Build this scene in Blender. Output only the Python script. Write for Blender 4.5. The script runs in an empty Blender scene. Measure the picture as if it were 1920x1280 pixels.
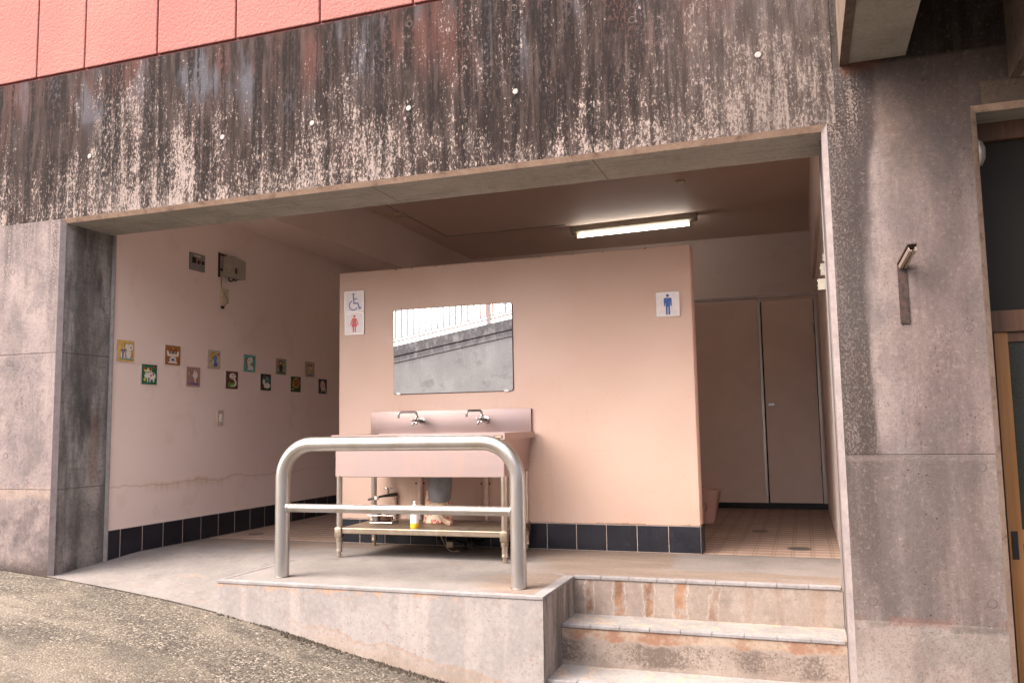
import bpy, bmesh, math, random
from mathutils import Vector, Matrix
R = math.radians
random.seed(7)
sc = bpy.context.scene
col = sc.collection

# ------------------------------------------------------------ camera
cam_d = bpy.data.cameras.new('camera'); cam = bpy.data.objects.new('camera', cam_d); col.objects.link(cam); sc.camera = cam
yaw, pitch, roll, CP = 0.3310, 0.0997, -0.0171, (0.639, -4.005, 0.815)
fw = Vector((-math.sin(yaw)*math.cos(pitch), math.cos(yaw)*math.cos(pitch), math.sin(pitch)))
rt = Vector((math.cos(yaw), math.sin(yaw), 0)); upv = rt.cross(fw)
r2 = rt*math.cos(roll)+upv*math.sin(roll); u2 = -rt*math.sin(roll)+upv*math.cos(roll)
M = Matrix((r2, u2, -fw)).transposed().to_4x4(); M.translation = CP
cam.matrix_world = M
cam_d.sensor_width = 36; cam_d.lens = 1573.9/1920*36; cam_d.clip_end = 500; cam_d.clip_start = .05

# ------------------------------------------------------------ light
w = bpy.data.worlds.new("World"); sc.world = w; w.use_nodes = True
wn = w.node_tree; bg = wn.nodes['Background']
sky = wn.nodes.new('ShaderNodeTexSky'); sky.sky_type = 'NISHITA'; sky.sun_disc = False
SUN_EL, SUN_AZ = R(50), R(228)        # azimuth clockwise from +Y: light comes from behind the camera, from the left
sky.sun_elevation = SUN_EL; sky.sun_rotation = SUN_AZ
sky.ozone_density = 0.0; sky.dust_density = 8; sky.air_density = 0.45
wn.links.new(sky.outputs[0], bg.inputs[0]); bg.inputs[1].default_value = 0.15
sd = bpy.data.lights.new('sun', 'SUN'); sun = bpy.data.objects.new('sun', sd); col.objects.link(sun)
sd.energy = 1.1; sd.angle = R(172); sd.color = (1, .90, .85)
dl = Vector((math.sin(SUN_AZ)*math.cos(SUN_EL), math.cos(SUN_AZ)*math.cos(SUN_EL), math.sin(SUN_EL)))
sun.rotation_euler = (-dl).to_track_quat('-Z', 'Y').to_euler()
sc.view_settings.view_transform = 'Standard'; sc.view_settings.look = 'None'; sc.view_settings.gamma = 1
sc.view_settings.exposure = 2.15
sc.render.engine = 'CYCLES'
sc.cycles.max_bounces = 8; sc.cycles.diffuse_bounces = 5; sc.cycles.glossy_bounces = 4

# ------------------------------------------------------------ dimensions (metres)
XW, XR, D, P = -3.724, .781, .403, 1.423     # left wall, right jamb, facade thickness, partition face
ZT, ZL, CH = 2.14, 3.115, .025               # opening head, top of concrete beam, chamfer
PX0, PX1, PY = -2.437, -.575, -.089          # raised platform
SY = (.49, .23, -.048, -.325); SR = (0, -.195, -.391, -.587)
YB, ZC, ZB, BX, XR2 = 5.87, 2.939, 2.49, -3.28, .82
T = .17

GP = [(-40, 2.7), (-12, .57), (-4.13, -.023), (-3.75, -.052), (-3.1, -.10), (-2.44, -.165), (-1.9, -.27), (-1.48, -.36), (-1.03, -.44), (0, -.635), (1.4, -.90), (12, -2.9), (40, -8)]
def gz(x):
    for (a, za), (b, zb) in zip(GP, GP[1:]):
        if x <= b: return za+(zb-za)*(x-a)/(b-a)
    return GP[-1][1]

# ------------------------------------------------------------ node helpers
class NT:
    def __init__(s, name):
        s.m = bpy.data.materials.new(name); s.m.use_nodes = True; s.t = s.m.node_tree
        s.b = s.t.nodes['Principled BSDF']; s.g = s.t.nodes.new('ShaderNodeNewGeometry')
        s.p = s.g.outputs['Position']; q = s.t.nodes.new('ShaderNodeSeparateXYZ'); s.t.links.new(s.p, q.inputs[0])
        s.x, s.y, s.z = q.outputs
    def put(s, v, sock):
        if hasattr(v, 'is_linked') or isinstance(v, bpy.types.NodeSocket): s.t.links.new(v, sock)
        elif isinstance(v, (tuple, list)) and sock.type == 'RGBA': sock.default_value = (*v[:3], 1)
        else: sock.default_value = v
    def M(s, op, a, b=0.0, c=None):
        n = s.t.nodes.new('ShaderNodeMath'); n.operation = op; s.put(a, n.inputs[0]); s.put(b, n.inputs[1])
        if c is not None: s.put(c, n.inputs[2])
        return n.outputs[0]
    def add(s, a, b): return s.M('ADD', a, b)
    def sub(s, a, b): return s.M('SUBTRACT', a, b)
    def mul(s, a, b): return s.M('MULTIPLY', a, b)
    def mn(s, a, b): return s.M('MINIMUM', a, b)
    def mx(s, a, b): return s.M('MAXIMUM', a, b)
    def sm(s, v, a, b, lo=0., hi=1.):
        n = s.t.nodes.new('ShaderNodeMapRange'); n.interpolation_type = 'SMOOTHSTEP'
        if a > b: a, b, lo, hi = b, a, hi, lo
        s.put(v, n.inputs[0]); n.inputs[1].default_value = a; n.inputs[2].default_value = b
        n.inputs[3].default_value = lo; n.inputs[4].default_value = hi; return n.outputs[0]
    def vec(s, sx=1, sy=1, sz=1, off=(0, 0, 0), src=None):
        n = s.t.nodes.new('ShaderNodeMapping'); s.t.links.new(src or s.p, n.inputs[0]); n.inputs[1].default_value = off
        n.inputs[3].default_value = (sx, sy, sz); return n.outputs[0]
    def noise(s, v=None, sc=5., det=4., ro=.55, di=0.):
        n = s.t.nodes.new('ShaderNodeTexNoise'); s.t.links.new(v or s.p, n.inputs['Vector']); n.inputs['Scale'].default_value = sc
        n.inputs['Detail'].default_value = det; n.inputs['Roughness'].default_value = ro; n.inputs['Distortion'].default_value = di
        return n.outputs[0]
    def vor(s, v=None, sc=5., feat='F1', out=0, rnd=1.):
        n = s.t.nodes.new('ShaderNodeTexVoronoi'); n.feature = feat; s.t.links.new(v or s.p, n.inputs['Vector']); n.inputs['Scale'].default_value = sc
        n.inputs['Randomness'].default_value = rnd
        return n.outputs[out]
    def mix(s, f, a, b, mode='MIX'):
        n = s.t.nodes.new('ShaderNodeMix'); n.data_type = 'RGBA'; n.blend_type = mode
        s.put(f, n.inputs[0]); s.put(a, n.inputs[6]); s.put(b, n.inputs[7]); return n.outputs[2]
    def gam(s, c, g, k):
        n = s.t.nodes.new('ShaderNodeGamma'); s.put(c, n.inputs[0]); n.inputs[1].default_value = g
        return s.mix(1.0, n.outputs[0], k, 'MULTIPLY')
    def bw(s, c):
        n = s.t.nodes.new('ShaderNodeRGBToBW'); s.t.links.new(c, n.inputs[0]); return n.outputs[0]
    def done(s, c, rough=.85, bump=None, bs=.3, bd=.003, metal=0., spec=None):
        s.put(c, s.b.inputs['Base Color']); s.put(rough, s.b.inputs['Roughness']); s.put(metal, s.b.inputs['Metallic'])
        if spec is not None: s.b.inputs['Specular IOR Level'].default_value = spec
        if bump is not None:
            n = s.t.nodes.new('ShaderNodeBump'); n.inputs['Strength'].default_value = bs; n.inputs['Distance'].default_value = bd
            s.put(bump, n.inputs['Height']); s.t.links.new(n.outputs[0], s.b.inputs['Normal'])
        return s.m

def pits(n, sc=26, lo=.10, hi=.16, amt=.5):
    """small bug holes, present only where a broad noise lets them"""
    v = n.vor(None, sc); big = n.noise(None, 3.1, 2)
    return n.mul(n.sm(v, hi, lo), n.sm(big, amt-.08, amt+.08))
def near(n, v, c, half, soft):
    return n.sm(n.M('ABSOLUTE', n.sub(v, c)), half+soft, half)

def mat_lintel():
    n = NT('weathered_beam_concrete')
    warp = n.noise(n.vec(1, 1, 1), 4, 3)
    st = n.noise(n.vec(8, 1, .32), 1.0, 6, .62, .12)               # broad drips
    st2 = n.noise(n.vec(26, 1, 3.2), 1.0, 6, .70, .2)              # fine drips
    fl = n.noise(n.vec(95, 20, 44), 1.0, 4, .66, .5)              # flakes
    fl2 = n.noise(n.vec(200, 20, 110), 1.0, 2, .6, .2)
    big = n.noise(None, 1.1, 4, .6); mid = n.noise(n.vec(16, 1, 8), 1.0, 5, .7, .3)
    h = n.M('DIVIDE', n.sub(n.z, ZT), ZL-ZT)
    cool = n.noise(n.vec(5, 1, 1.6, (7, 0, 3)), 1, 4, .6)
    patina = n.mix(n.sm(st2, .38, .66), (.034, .024, .022), (.092, .067, .062))
    patina = n.mix(n.mul(n.sm(cool, .5, .66), n.sm(h, .35, .8)), patina, (.115, .112, .128))
    patina = n.mix(n.mul(n.sm(n.noise(n.vec(3, 1, .9, (2, 0, 9)), 1, 4), .47, .62), n.mul(n.sm(h, .3, .9), .75)), patina, (.13, .062, .052))
    lightc = n.mix(n.sm(big, .35, .65), (.44, .355, .315), (.33, .272, .25))
    bare = n.mix(n.sm(st2, .35, .65), (.12, .093, .086), (.20, .163, .15))
    # how much bare concrete shows: more towards the bottom, on some drips
    k = n.add(n.mul(n.sub(st, .5), 1.5), n.mul(n.sub(.46, h), .62))
    k = n.add(n.add(k, n.mul(n.sub(st2, .5), 1.2)), n.mul(n.sub(mid, .5), 1.9))
    k = n.add(k, n.mul(n.sub(big, .5), 2.6))
    speck = n.sm(n.add(n.add(n.mul(n.sub(fl, .5), 4.2), n.mul(n.sub(fl2, .5), 1.6)), n.sub(k, .40)), -.05, .12)
    soft = n.mul(n.sm(k, -.2, .8), .55)
    c = n.mix(soft, patina, bare)
    c = n.mix(speck, c, lightc)
    flk = n.mul(n.sm(fl, .63, .70), n.sm(k, -.75, -.1))
    c = n.mix(n.mul(flk, .7), c, (.34, .28, .25))
    black = n.mul(n.sm(n.noise(n.vec(12, 1, .55, (3, 0, 1)), 1.0, 6, .70, .1), .48, .56), n.sm(n.noise(n.vec(60, 9, 30), 1, 4, .7), .40, .52))
    black = n.mul(black, n.sm(n.z, ZT-.1, ZT+.35, .55, 1))
    c = n.mix(n.mul(black, .92), c, (.022, .018, .018))
    # smooth squared brown patches left by old repairs
    rep = n.mul(n.mul(near(n, n.z, 2.68, .07, .03), n.sm(n.noise(n.vec(1.8, 0, 0, (4.1, 0, 0)), 1.0, 0), .53, .57)), .5)
    c = n.mix(rep, c, n.mix(n.sm(st2, .4, .6), (.04, .028, .026), (.075, .055, .05)))
    # the end over the steps is greyer and cleaner
    e = n.mul(n.sm(n.x, -.3, .5), .45)
    c = n.mix(e, c, n.mix(n.sm(st2, .35, .68), (.11, .088, .083), (.21, .172, .158)))
    # right of the big beam the face is sheltered: bare tan concrete
    sh = n.sm(n.add(n.x, n.mul(n.sub(warp, .5), .10)), .93, .97)
    tan = n.mix(n.sm(n.noise(None, 9, 5), .35, .65), (.20, .135, .095), (.29, .205, .15))
    tan = n.mix(n.sm(n.z, 2.40, 2.44), tan, (.10, .078, .062))  # darker above the joint: dirt and the deck's shadow painted in
    c = n.mix(sh, c, tan)
    rust = n.mul(n.mul(n.sm(n.x, .84, .90), n.sm(n.x, 1.12, .93)), n.mul(n.sm(n.z, 2.34, 2.43), n.sm(n.z, 2.47, 2.43)))
    c = n.mix(n.mul(rust, .8), c, (.30, .09, .03))
    for jx, jw in ((.845, .004),):
        c = n.mix(n.mul(near(n, n.x, jx, .0025, .003), n.sm(n.z, 2.40, 2.42)), c, (.03, .025, .025))
    c = n.mix(n.mul(near(n, n.z, 2.412, .001, .003), n.mul(n.mul(n.sm(n.x, .66, .665), n.sm(n.x, .87, .86)), .15)), c, (.4, .34, .31))
    c = n.mix(n.mul(n.sm(fl2, .54, .66), .5), c, (.03, .022, .02))
    c = n.gam(c, 1.13, (.82, .845, .85))
    b = n.add(n.mul(fl, .7), n.add(n.mul(fl2, .4), n.mul(speck, .35)))
    return n.done(c, .92, b, .65, .006, spec=.12)

def mat_pillar():
    n = NT('pillar_concrete')
    st = n.noise(n.vec(6, 6, .6), 1.0, 6, .62, .15); st2 = n.noise(n.vec(24, 24, 1.6), 1.0, 5, .65, .1)
    fl = n.noise(n.vec(130, 130, 80), 1.0, 4, .7, .3); cl = n.noise(None, 2.4, 6, .62, .2); fine = n.noise(None, 120, 3, .6)
    wet = n.noise(n.vec(1, 1, 1, (4, 4, 4)), 6, 6, .65, .4)
    c = n.mix(n.sm(cl, .34, .66), (.27, .228, .222), (.36, .30, .285))
    c = n.mix(n.mul(n.sm(wet, .50, .60), .45), c, (.19, .165, .168))
    c = n.mix(n.mul(n.sm(st2, .52, .72), .35), c, (.17, .14, .135))
    # right pillar: purplish brown wash away from the corner
    rp = n.sm(n.x, .7, .72)
    wash = n.mul(rp, n.sm(n.add(n.x, n.mul(n.sub(cl, .5), .5)), .96, 1.14))
    c = n.mix(n.mul(wash, .8), c, n.mix(n.sm(st, .38, .62), (.165, .128, .122), (.24, .192, .182)))
    c = n.mix(n.mul(n.mul(rp, n.sm(n.noise(n.vec(30, 30, 13), 1, 4), .58, .70)), n.mul(n.sm(n.noise(None, 3, 2), .46, .56), .5)), c, (.32, .28, .275))
    # dark drip band along the opening corner of the right pillar, topped by a bulge
    edge = n.add(n.x, n.mul(n.sub(n.noise(n.vec(9, 1, 1.2), 1, 3), .5), .12))
    edge = n.add(edge, n.mul(near(n, n.z, 2.25, .10, .22), -.05))
    band = n.mul(n.sm(edge, .975, .935), n.sm(n.z, -.25, .45, .45, 1))
    band = n.mul(band, rp)
    drk = n.mix(n.sm(n.add(fl, n.mul(n.sub(st, .5), .8)), .42, .62), (.05, .040, .038), (.20, .165, .152))
    c = n.mix(n.mul(band, .9), c, drk)
    topb = n.mul(n.mul(band, n.sm(n.add(n.z, n.mul(n.sub(st, .5), .9)), 1.75, 2.2)), .7)
    c = n.mix(topb, c, n.mix(n.sm(n.add(fl, n.mul(n.sub(st2, .5), .7)), .48, .60), (.045, .034, .032), (.30, .24, .22)))
    line = n.mul(n.mul(near(n, edge, .935, .012, .05), n.sm(n.z, 1.2, 1.9)), rp)
    c = n.mix(n.mul(line, .75), c, (.075, .06, .062))
    # browner tone towards the top, right of the drip band
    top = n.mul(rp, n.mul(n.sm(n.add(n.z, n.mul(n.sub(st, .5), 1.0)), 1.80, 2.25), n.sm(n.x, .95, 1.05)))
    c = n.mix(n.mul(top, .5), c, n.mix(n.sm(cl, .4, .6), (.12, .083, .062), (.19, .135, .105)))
    c = n.mix(n.mul(n.mul(rp, n.sm(n.z, 2.405, 2.43)), .92), c, n.mix(n.sm(st2, .4, .6), (.035, .026, .02), (.075, .055, .042)))  # wall above the joint: dirt plus overhead shade put into the colour
    c = n.mix(n.mul(n.mul(n.sm(n.x, 1.437, 1.441), n.mul(n.sm(n.z, 2.16, 2.17), n.sm(n.add(n.z, n.mul(n.sub(cl, .5), .06)), 2.275, 2.255))), .8), c, (.32, .235, .165))
    rustm = n.mul(n.mul(n.sm(n.x, .86, .90), n.sm(n.x, 1.10, .95)), n.mul(n.sm(n.z, 2.35, 2.43), n.sm(n.z, 2.45, 2.43)))
    c = n.mix(n.mul(rustm, .8), c, (.26, .08, .03))
    sc1 = n.mul(near(n, n.add(n.x, n.mul(n.z, -.03)), 1.155, .003, .005), n.mul(n.sm(n.z, 1.70, 1.8), n.sm(n.z, 2.42, 2.40)))
    c = n.mix(n.mul(n.mul(sc1, rp), .08), c, (.36, .27, .2))
    # below the second joint greyer, pitted
    low = n.mul(rp, n.sm(n.z, .668, .655))
    c = n.mix(n.mul(low, .55), c, n.mix(n.sm(st, .4, .6), (.155, .125, .115), (.225, .19, .178)))
    drip = n.mul(n.mul(near(n, n.add(n.x, n.mul(n.sub(cl, .5), .08)), .95, .02, .05), rp), n.sm(n.z, .80, .6))
    c = n.mix(n.mul(drip, .55), c, (.10, .08, .075))
    # plinth below the last joint is pale and smoother
    pl = n.mul(rp, n.sm(n.z, -.040, -.048))
    c = n.mix(n.mul(pl, .8), c, n.mix(n.sm(cl, .4, .6), (.36, .30, .27), (.42, .37, .34)))
    jn = n.add(n.z, n.mul(n.sub(n.noise(None, 14, 3), .5), .03))
    c = n.mix(n.mul(n.mul(rp, near(n, jn, -.04, .008, .02)), n.mul(n.sm(n.noise(None, 5, 3), .46, .58), .5)), c, (.27, .14, .11))
    c = n.mix(n.mul(n.mul(rp, near(n, jn, -.060, .004, .020)), n.mul(n.sm(n.noise(None, 4, 3), .48, .62), .5)), c, (.10, .085, .08))
    # left pillar: mould coming down from the beam, ragged band at shin height
    lp = n.sm(n.x, -3.5, -3.55)
    mould = n.mul(lp, n.sm(n.add(n.z, n.mul(n.sub(st, .5), 3.0)), 1.5, 2.5))
    flk = n.sm(n.add(fl, n.mul(n.sub(st2, .5), .6)), .46, .60)
    c = n.mix(n.mul(mould, .8), c, n.mix(flk, (.085, .07, .067), (.31, .26, .245)))
    jz = n.sub(n.z, n.mul(n.sub(n.noise(None, 7, 4), .5), .12))
    c = n.mix(n.mul(n.mul(lp, near(n, jz, .45, .02, .03)), .6), c, (.40, .31, .26))
    lowl = n.mul(lp, n.sm(jz, .44, .38))
    c = n.mix(n.mul(lowl, n.sm(n.add(wet, n.mul(n.sub(st, .5), .5)), .42, .64, .15, .6)), c, (.13, .105, .105))
    c = n.mix(n.mul(n.mul(lp, n.sm(n.add(jz, n.mul(fl, .12)), .12, .03)), .85), c, (.075, .055, .05))
    # jamb of the left pillar: grey with long dark stains
    jb = n.mul(lp, n.sm(n.y, .026, .034))
    jc = n.mix(n.sm(n.noise(n.vec(1, 5, .9, (1, 2, 2)), 1.0, 6, .65, .3), .40, .62), (.20, .195, .182), (.50, .475, .445))
    jc = n.mix(n.mul(n.sm(n.noise(n.vec(1, 4, 1.2, (6, 2, 5)), 1, 6, .6), .56, .66), .7), jc, (.07, .07, .07))
    jc = n.mix(n.mul(n.sm(n.noise(n.vec(6, 6, 42), 1.0, 4, .6), .55, .66), .3), jc, (.17, .16, .155))
    jc = n.mix(n.mul(n.mul(near(n, n.y, .30, .012, .04), near(n, n.z, .70, .16, .14)), .5), jc, (.34, .20, .15))
    c = n.mix(n.mul(jb, n.sm(jz, .36, .46, .62, .92)), c, jc)
    # formwork joints
    jt = n.mx(n.mul(rp, near(n, n.z, .661, .0006, .003)), n.mul(lp, near(n, n.add(n.z, n.mul(n.sub(fine, .5), .008)), 1.316, .0015, .005)))
    jt = n.mx(jt, n.mul(lp, near(n, n.add(n.z, n.mul(n.sub(fine, .5), .008)), .47, .001, .004)))
    c = n.mix(n.mul(jt, .5), c, (.07, .058, .055))
    hl = n.mul(rp, near(n, n.z, .645, .004, .012))
    c = n.mix(n.mul(hl, .25), c, (.34, .28, .26))
    pt = pits(n, 30, .07, .14, .56); pt2 = pits(n, 62, .08, .15, .50)
    pt = n.mx(pt, n.mul(pt2, .8))
    c = n.mix(n.mul(pt, .7), c, (.10, .08, .075))
    c = n.mix(n.mul(n.sm(fine, .52, .68), .5), c, (.12, .10, .093))
    g3 = n.noise(None, 45, 5, .75)
    c = n.mix(n.mul(n.sm(g3, .50, .66), .35), c, (.11, .09, .084)); c = n.mix(n.mul(n.sm(g3, .46, .36), .25), c, (.42, .37, .35))
    gm = n.noise(n.vec(4, 4, 2.2, (9, 1, 2)), 1.0, 7, .7, .3)
    c = n.mix(n.sm(gm, .44, .62, 0, .38), c, (.10, .092, .092))
    c = n.mix(n.mul(n.sm(gm, .46, .34), .15), c, (.30, .265, .26))
    c = n.gam(c, 1.12, (.80, .81, .82))
    b = n.add(n.mul(fine, .35), n.add(n.mul(fl, .35), n.mul(n.add(pt, n.mul(jt, .3)), -1.2)))
    return n.done(c, .88, b, .8, .006, spec=.12)

def mat_concrete(name, a, b2, dark=(.16, .14, .13), amt=.4, sc=2.5, extra=None, rough=.88, bs=.4):
    n = NT(name)
    cl = n.noise(None, sc, 6, .62, .25); fine = n.noise(None, 130, 3, .6); m2 = n.noise(n.vec(1, 1, 1, (3, 8, 1)), sc*2.6, 6, .66, .3)
    c = n.mix(n.sm(cl, .34, .66), a, b2)
    c = n.mix(n.mul(n.sm(m2, .52, .68), amt), c, dark)
    if extra: c = extra(n, c, cl, m2, fine)
    pt = pits(n, 34, .08, .15, .52)
    c = n.mix(n.mul(pt, .6), c, tuple(v*.35 for v in a))
    c = n.mix(n.mul(n.sm(fine, .54, .70), .32), c, tuple(v*.5 for v in a)); g3 = n.noise(None, 42, 5, .75)
    c = n.mix(n.mul(n.sm(g3, .50, .66), .25), c, tuple(v*.55 for v in a)); c = n.mix(n.mul(n.sm(g3, .46, .36), .25), c, tuple(min(1, v*1.3) for v in b2))
    return n.done(c, rough, n.add(n.mul(fine, .4), n.add(n.mul(m2, .5), n.mul(pt, -1))), bs, .003, spec=.15)

def ex_soffit(n, c, cl, m2, fine):
    grain = n.noise(n.vec(2, 30, 30), 1.0, 5, .6)
    c = n.mix(n.mul(n.sm(grain, .5, .7), .4), c, (.15, .14, .125))
    for jx in (-3.0, -1.55, -.30):
        c = n.mix(n.mul(near(n, n.add(n.x, n.mul(fine, .006)), jx, .0015, .003), .7), c, (.05, .045, .04))
    return c
def ex_platform(n, c, cl, m2, fine):
    # d = height above the street line along the foot
    g = n.add(-.165, n.mul(n.add(n.x, 2.44), -.193)); d = n.sub(n.z, g)
    wob = n.noise(n.vec(5, 1, 5), 1.0, 5, .65, .3)
    d2 = n.add(d, n.mul(n.sub(wob, .5), .16))
    st = n.noise(n.vec(9, 9, .8), 1.0, 5, .6)
    c = n.mix(n.mul(n.sm(st, .5, .66), .3), c, (.42, .37, .345))
    on = n.sm(n.x, -2.1, -1.7)
    c = n.mix(n.mul(n.mul(n.sm(d2, .085, .03), on), .55), c, n.mix(n.sm(cl, .4, .6), (.24, .175, .125), (.32, .25, .20)))
    c = n.mix(n.mul(n.mul(near(n, d2, .070, .003, .010), on), .4), c, (.28, .17, .10))
    # tan drips under the nosing
    u = n.add(n.z, n.mul(n.sub(n.noise(n.vec(7, 7, 2), 1.0, 5, .7), .5), .12))
    c = n.mix(n.mul(n.sm(u, -.05, -.02), n.mul(n.sm(n.noise(n.vec(14, 14, 30), 1, 4), .5, .58), .6)), c, (.40, .24, .14))
    c = n.mix(n.mul(n.sm(n.vor(None, 22), .13, .07), n.mul(n.sm(m2, .48, .56), .8)), c, (.25, .12, .07))
    sp = n.mul(n.sm(n.noise(None, 38, 4, .6), .55, .64), n.sm(n.noise(n.vec(1, 1, 1, (0, 0, 7)), 5, 4), .53, .66))
    c = n.mix(n.mul(sp, .6), c, (.22, .17, .16))
    # flank towards the steps: mottled grey, darker and lighter patches
    fk = n.sm(n.x, PX1-.004, PX1-.002)
    dk = n.mix(n.sm(n.noise(n.vec(1, 9, 1.6), 1, 6, .65), .4, .62), (.13, .11, .095), (.36, .31, .28))
    return n.mix(n.mul(fk, .85), c, dk)
def ex_paving(n, c, cl, m2, fine):
    # tan water stains over pale cement
    w1 = n.noise(n.vec(1, 1.6, 1), 1.7, 6, .55, .6); w2 = n.noise(n.vec(2, 9, 1), 1.0, 5, .6)
    edge = n.mx(n.sm(n.add(n.x, n.mul(n.sub(w1, .5), 1.2)), -1.0, -.75), n.sm(n.add(n.y, n.mul(n.sub(w1, .5), .8)), .95, 1.35))
    t = n.mul(edge, n.sm(w1, .36, .40))
    pale = n.mul(n.sm(n.add(n.x, n.mul(n.sub(w1, .5), .5)), -.14, -.10), n.mul(n.sm(n.add(n.y, n.mul(n.sub(w1, .5), .25)), .78, .80), n.sm(n.add(n.y, n.mul(n.sub(w1, .5), .25)), 1.40, 1.37)))
    t = n.mul(t, n.sub(1, n.mul(pale, .9)))
    tc = n.mix(n.sm(w2, .35, .65), (.155, .118, .093), (.20, .155, .125))
    c = n.mix(n.mul(t, .85), c, tc)
    ringm = n.mul(near(n, w1, .385, .004, .012), edge)
    c = n.mix(n.mul(ringm, .35), c, (.16, .105, .07))
    pf = n.mul(n.sm(n.x, PX0+.1, PX0-.1), n.sm(n.add(n.y, n.mul(w1, .5)), .5, .2))
    c = n.mix(n.mul(pf, n.sm(n.noise(n.vec(3, 12, 3), 1.0, 6, .7), .4, .66, .0, .75)), c, (.17, .15, .145))
    c = n.mix(n.mul(n.sm(n.noise(n.vec(2.5, 8, 1, (3, 1, 0)), 1, 5, .6), .62, .67), .4), c, (.30, .20, .13))
    return c
def ex_retain(n, c, cl, m2, fine):
    d = n.sub(n.z, n.mul(n.add(n.x, 5.91), .167))
    st = n.noise(n.vec(4, 4, .7), 1.0, 5, .6, .2); b2 = n.noise(n.vec(1.6, 1, 1.2, (2, 3, 4)), 1.0, 5, .6)
    low = n.sm(d, 1.90, 1.88)
    c = n.mix(n.mul(low, n.mul(n.sm(n.add(d, n.mul(n.sub(st, .5), 1.6)), 1.45, 2.0), .4)), c, (.36, .36, .34))
    c = n.mix(n.mul(low, n.sm(b2, .44, .60, 0, .4)), c, (.50, .505, .48))
    sp = n.sm(n.noise(None, 40, 5, .75), .54, .64)
    return n.mix(n.mul(sp, n.mul(n.sm(d, 1.6, 1.95), .5)), c, (.42, .42, .40))
def ex_riser(n, c, cl, m2, fine):
    # rust drips on the upper riser, black algae on the lower ones
    st = n.mul(n.add(n.M('SINE', n.add(n.mul(n.x, 2*math.pi/.165), n.mul(n.noise(n.vec(3, 0, 2), 1, 2), 3.2))), 1), .20); st = n.add(st, n.mul(n.noise(n.vec(6, 0, 3.5, (1.3, 0, 0)), 1.0, 4, .6, .3), .52))
    up = n.sm(n.z, -.197, -.19)
    left = n.sm(n.x, .30, .05, .25, 1)
    wid = n.add(st, n.mul(n.sub(n.noise(n.vec(24, 0, 16), 1, 5, .7), .5), .40))
    r = n.mul(n.mul(n.sm(wid, .59, .68), up), left)
    c = n.mix(n.mul(r, .75), c, n.mix(n.sm(cl, .4, .6), (.15, .065, .032), (.27, .13, .065)))
    c = n.mix(n.mul(n.mul(near(n, wid, .55, .008, .014), up), n.mul(left, .5)), c, (.44, .37, .31))
    lo = n.sub(1, up)
    wob = n.noise(n.vec(6, 1, 6), 1.0, 6, .65)
    zt = n.add(n.z, n.mul(n.sub(wob, .5), .10))
    c = n.mix(n.mul(n.mul(lo, n.sm(zt, -.262, -.248)), .7), c, n.mix(n.sm(wob, .45, .6), (.33, .26, .20), (.22, .10, .055)))
    al = n.mul(n.mul(lo, n.mul(n.sm(zt, -.255, -.275), n.sm(zt, -.38, -.36))), n.sm(n.add(n.add(n.noise(None, 75, 5, .8), n.mul(n.sub(fine, .5), .5)), n.mul(n.sub(n.noise(n.vec(5, 1, 3), 1, 4), .5), 1.0)), .42, .70))
    c = n.mix(n.mul(al, .8), c, (.085, .065, .055))
    return c
def ex_tread(n, c, cl, m2, fine):
    v = n.noise(n.vec(4, 4, 1), 1.0, 5, .6, .4)
    c = n.mix(n.mul(near(n, v, .5, .006, .02), .55), c, (.42, .29, .19))
    return c

def mat_paint(name, a, b2, marks=None, bs=.25):
    n = NT(name)
    cl = n.noise(None, 1.3, 4, .5); fine = n.noise(None, 170, 3, .6); f2 = n.noise(None, 60, 3, .5)
    c = n.mix(n.sm(cl, .3, .7), a, b2)
    if marks: c = marks(n, c, cl, fine)
    sp = n.sm(n.vor(None, 5.5), .020, .014)
    c = n.mix(n.mul(sp, n.mul(n.sm(n.noise(None, 2.2, 1), .5, .56), .8)), c, (.06, .045, .04))
    return n.done(c, .62, n.add(fine, n.mul(f2, .8)), bs, .0025, spec=.35)
def mk_side(n, c, cl, fine):
    # old tide mark and drips along the foot of the wall
    wv = n.noise(n.vec(1, 3.2, .2), 1.0, 5, .6)
    zz = n.add(n.z, n.mul(n.sub(wv, .5), .13)); 
    ln = near(n, zz, .44, .003, .006)
    c = n.mix(n.mul(n.mul(ln, n.sm(n.y, 3.3, 2.3)), .4), c, (.50, .33, .20))
    blur = n.mul(n.mul(n.sm(zz, .36, .43), n.sm(zz, .47, .445)), near(n, n.y, 1.25, .25, .35))
    c = n.mix(n.mul(blur, n.sm(n.noise(n.vec(1, 26, 3), 1, 4), .35, .65, .1, .6)), c, (.56, .38, .24))
    c = n.mix(n.mul(n.sm(zz, .45, .40), .16), c, (.80, .70, .64))
    c = n.mix(n.mul(n.sm(n.noise(None, 4.5, 5, .6), .56, .68), .14), c, (.52, .36, .27))
    return c
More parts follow.
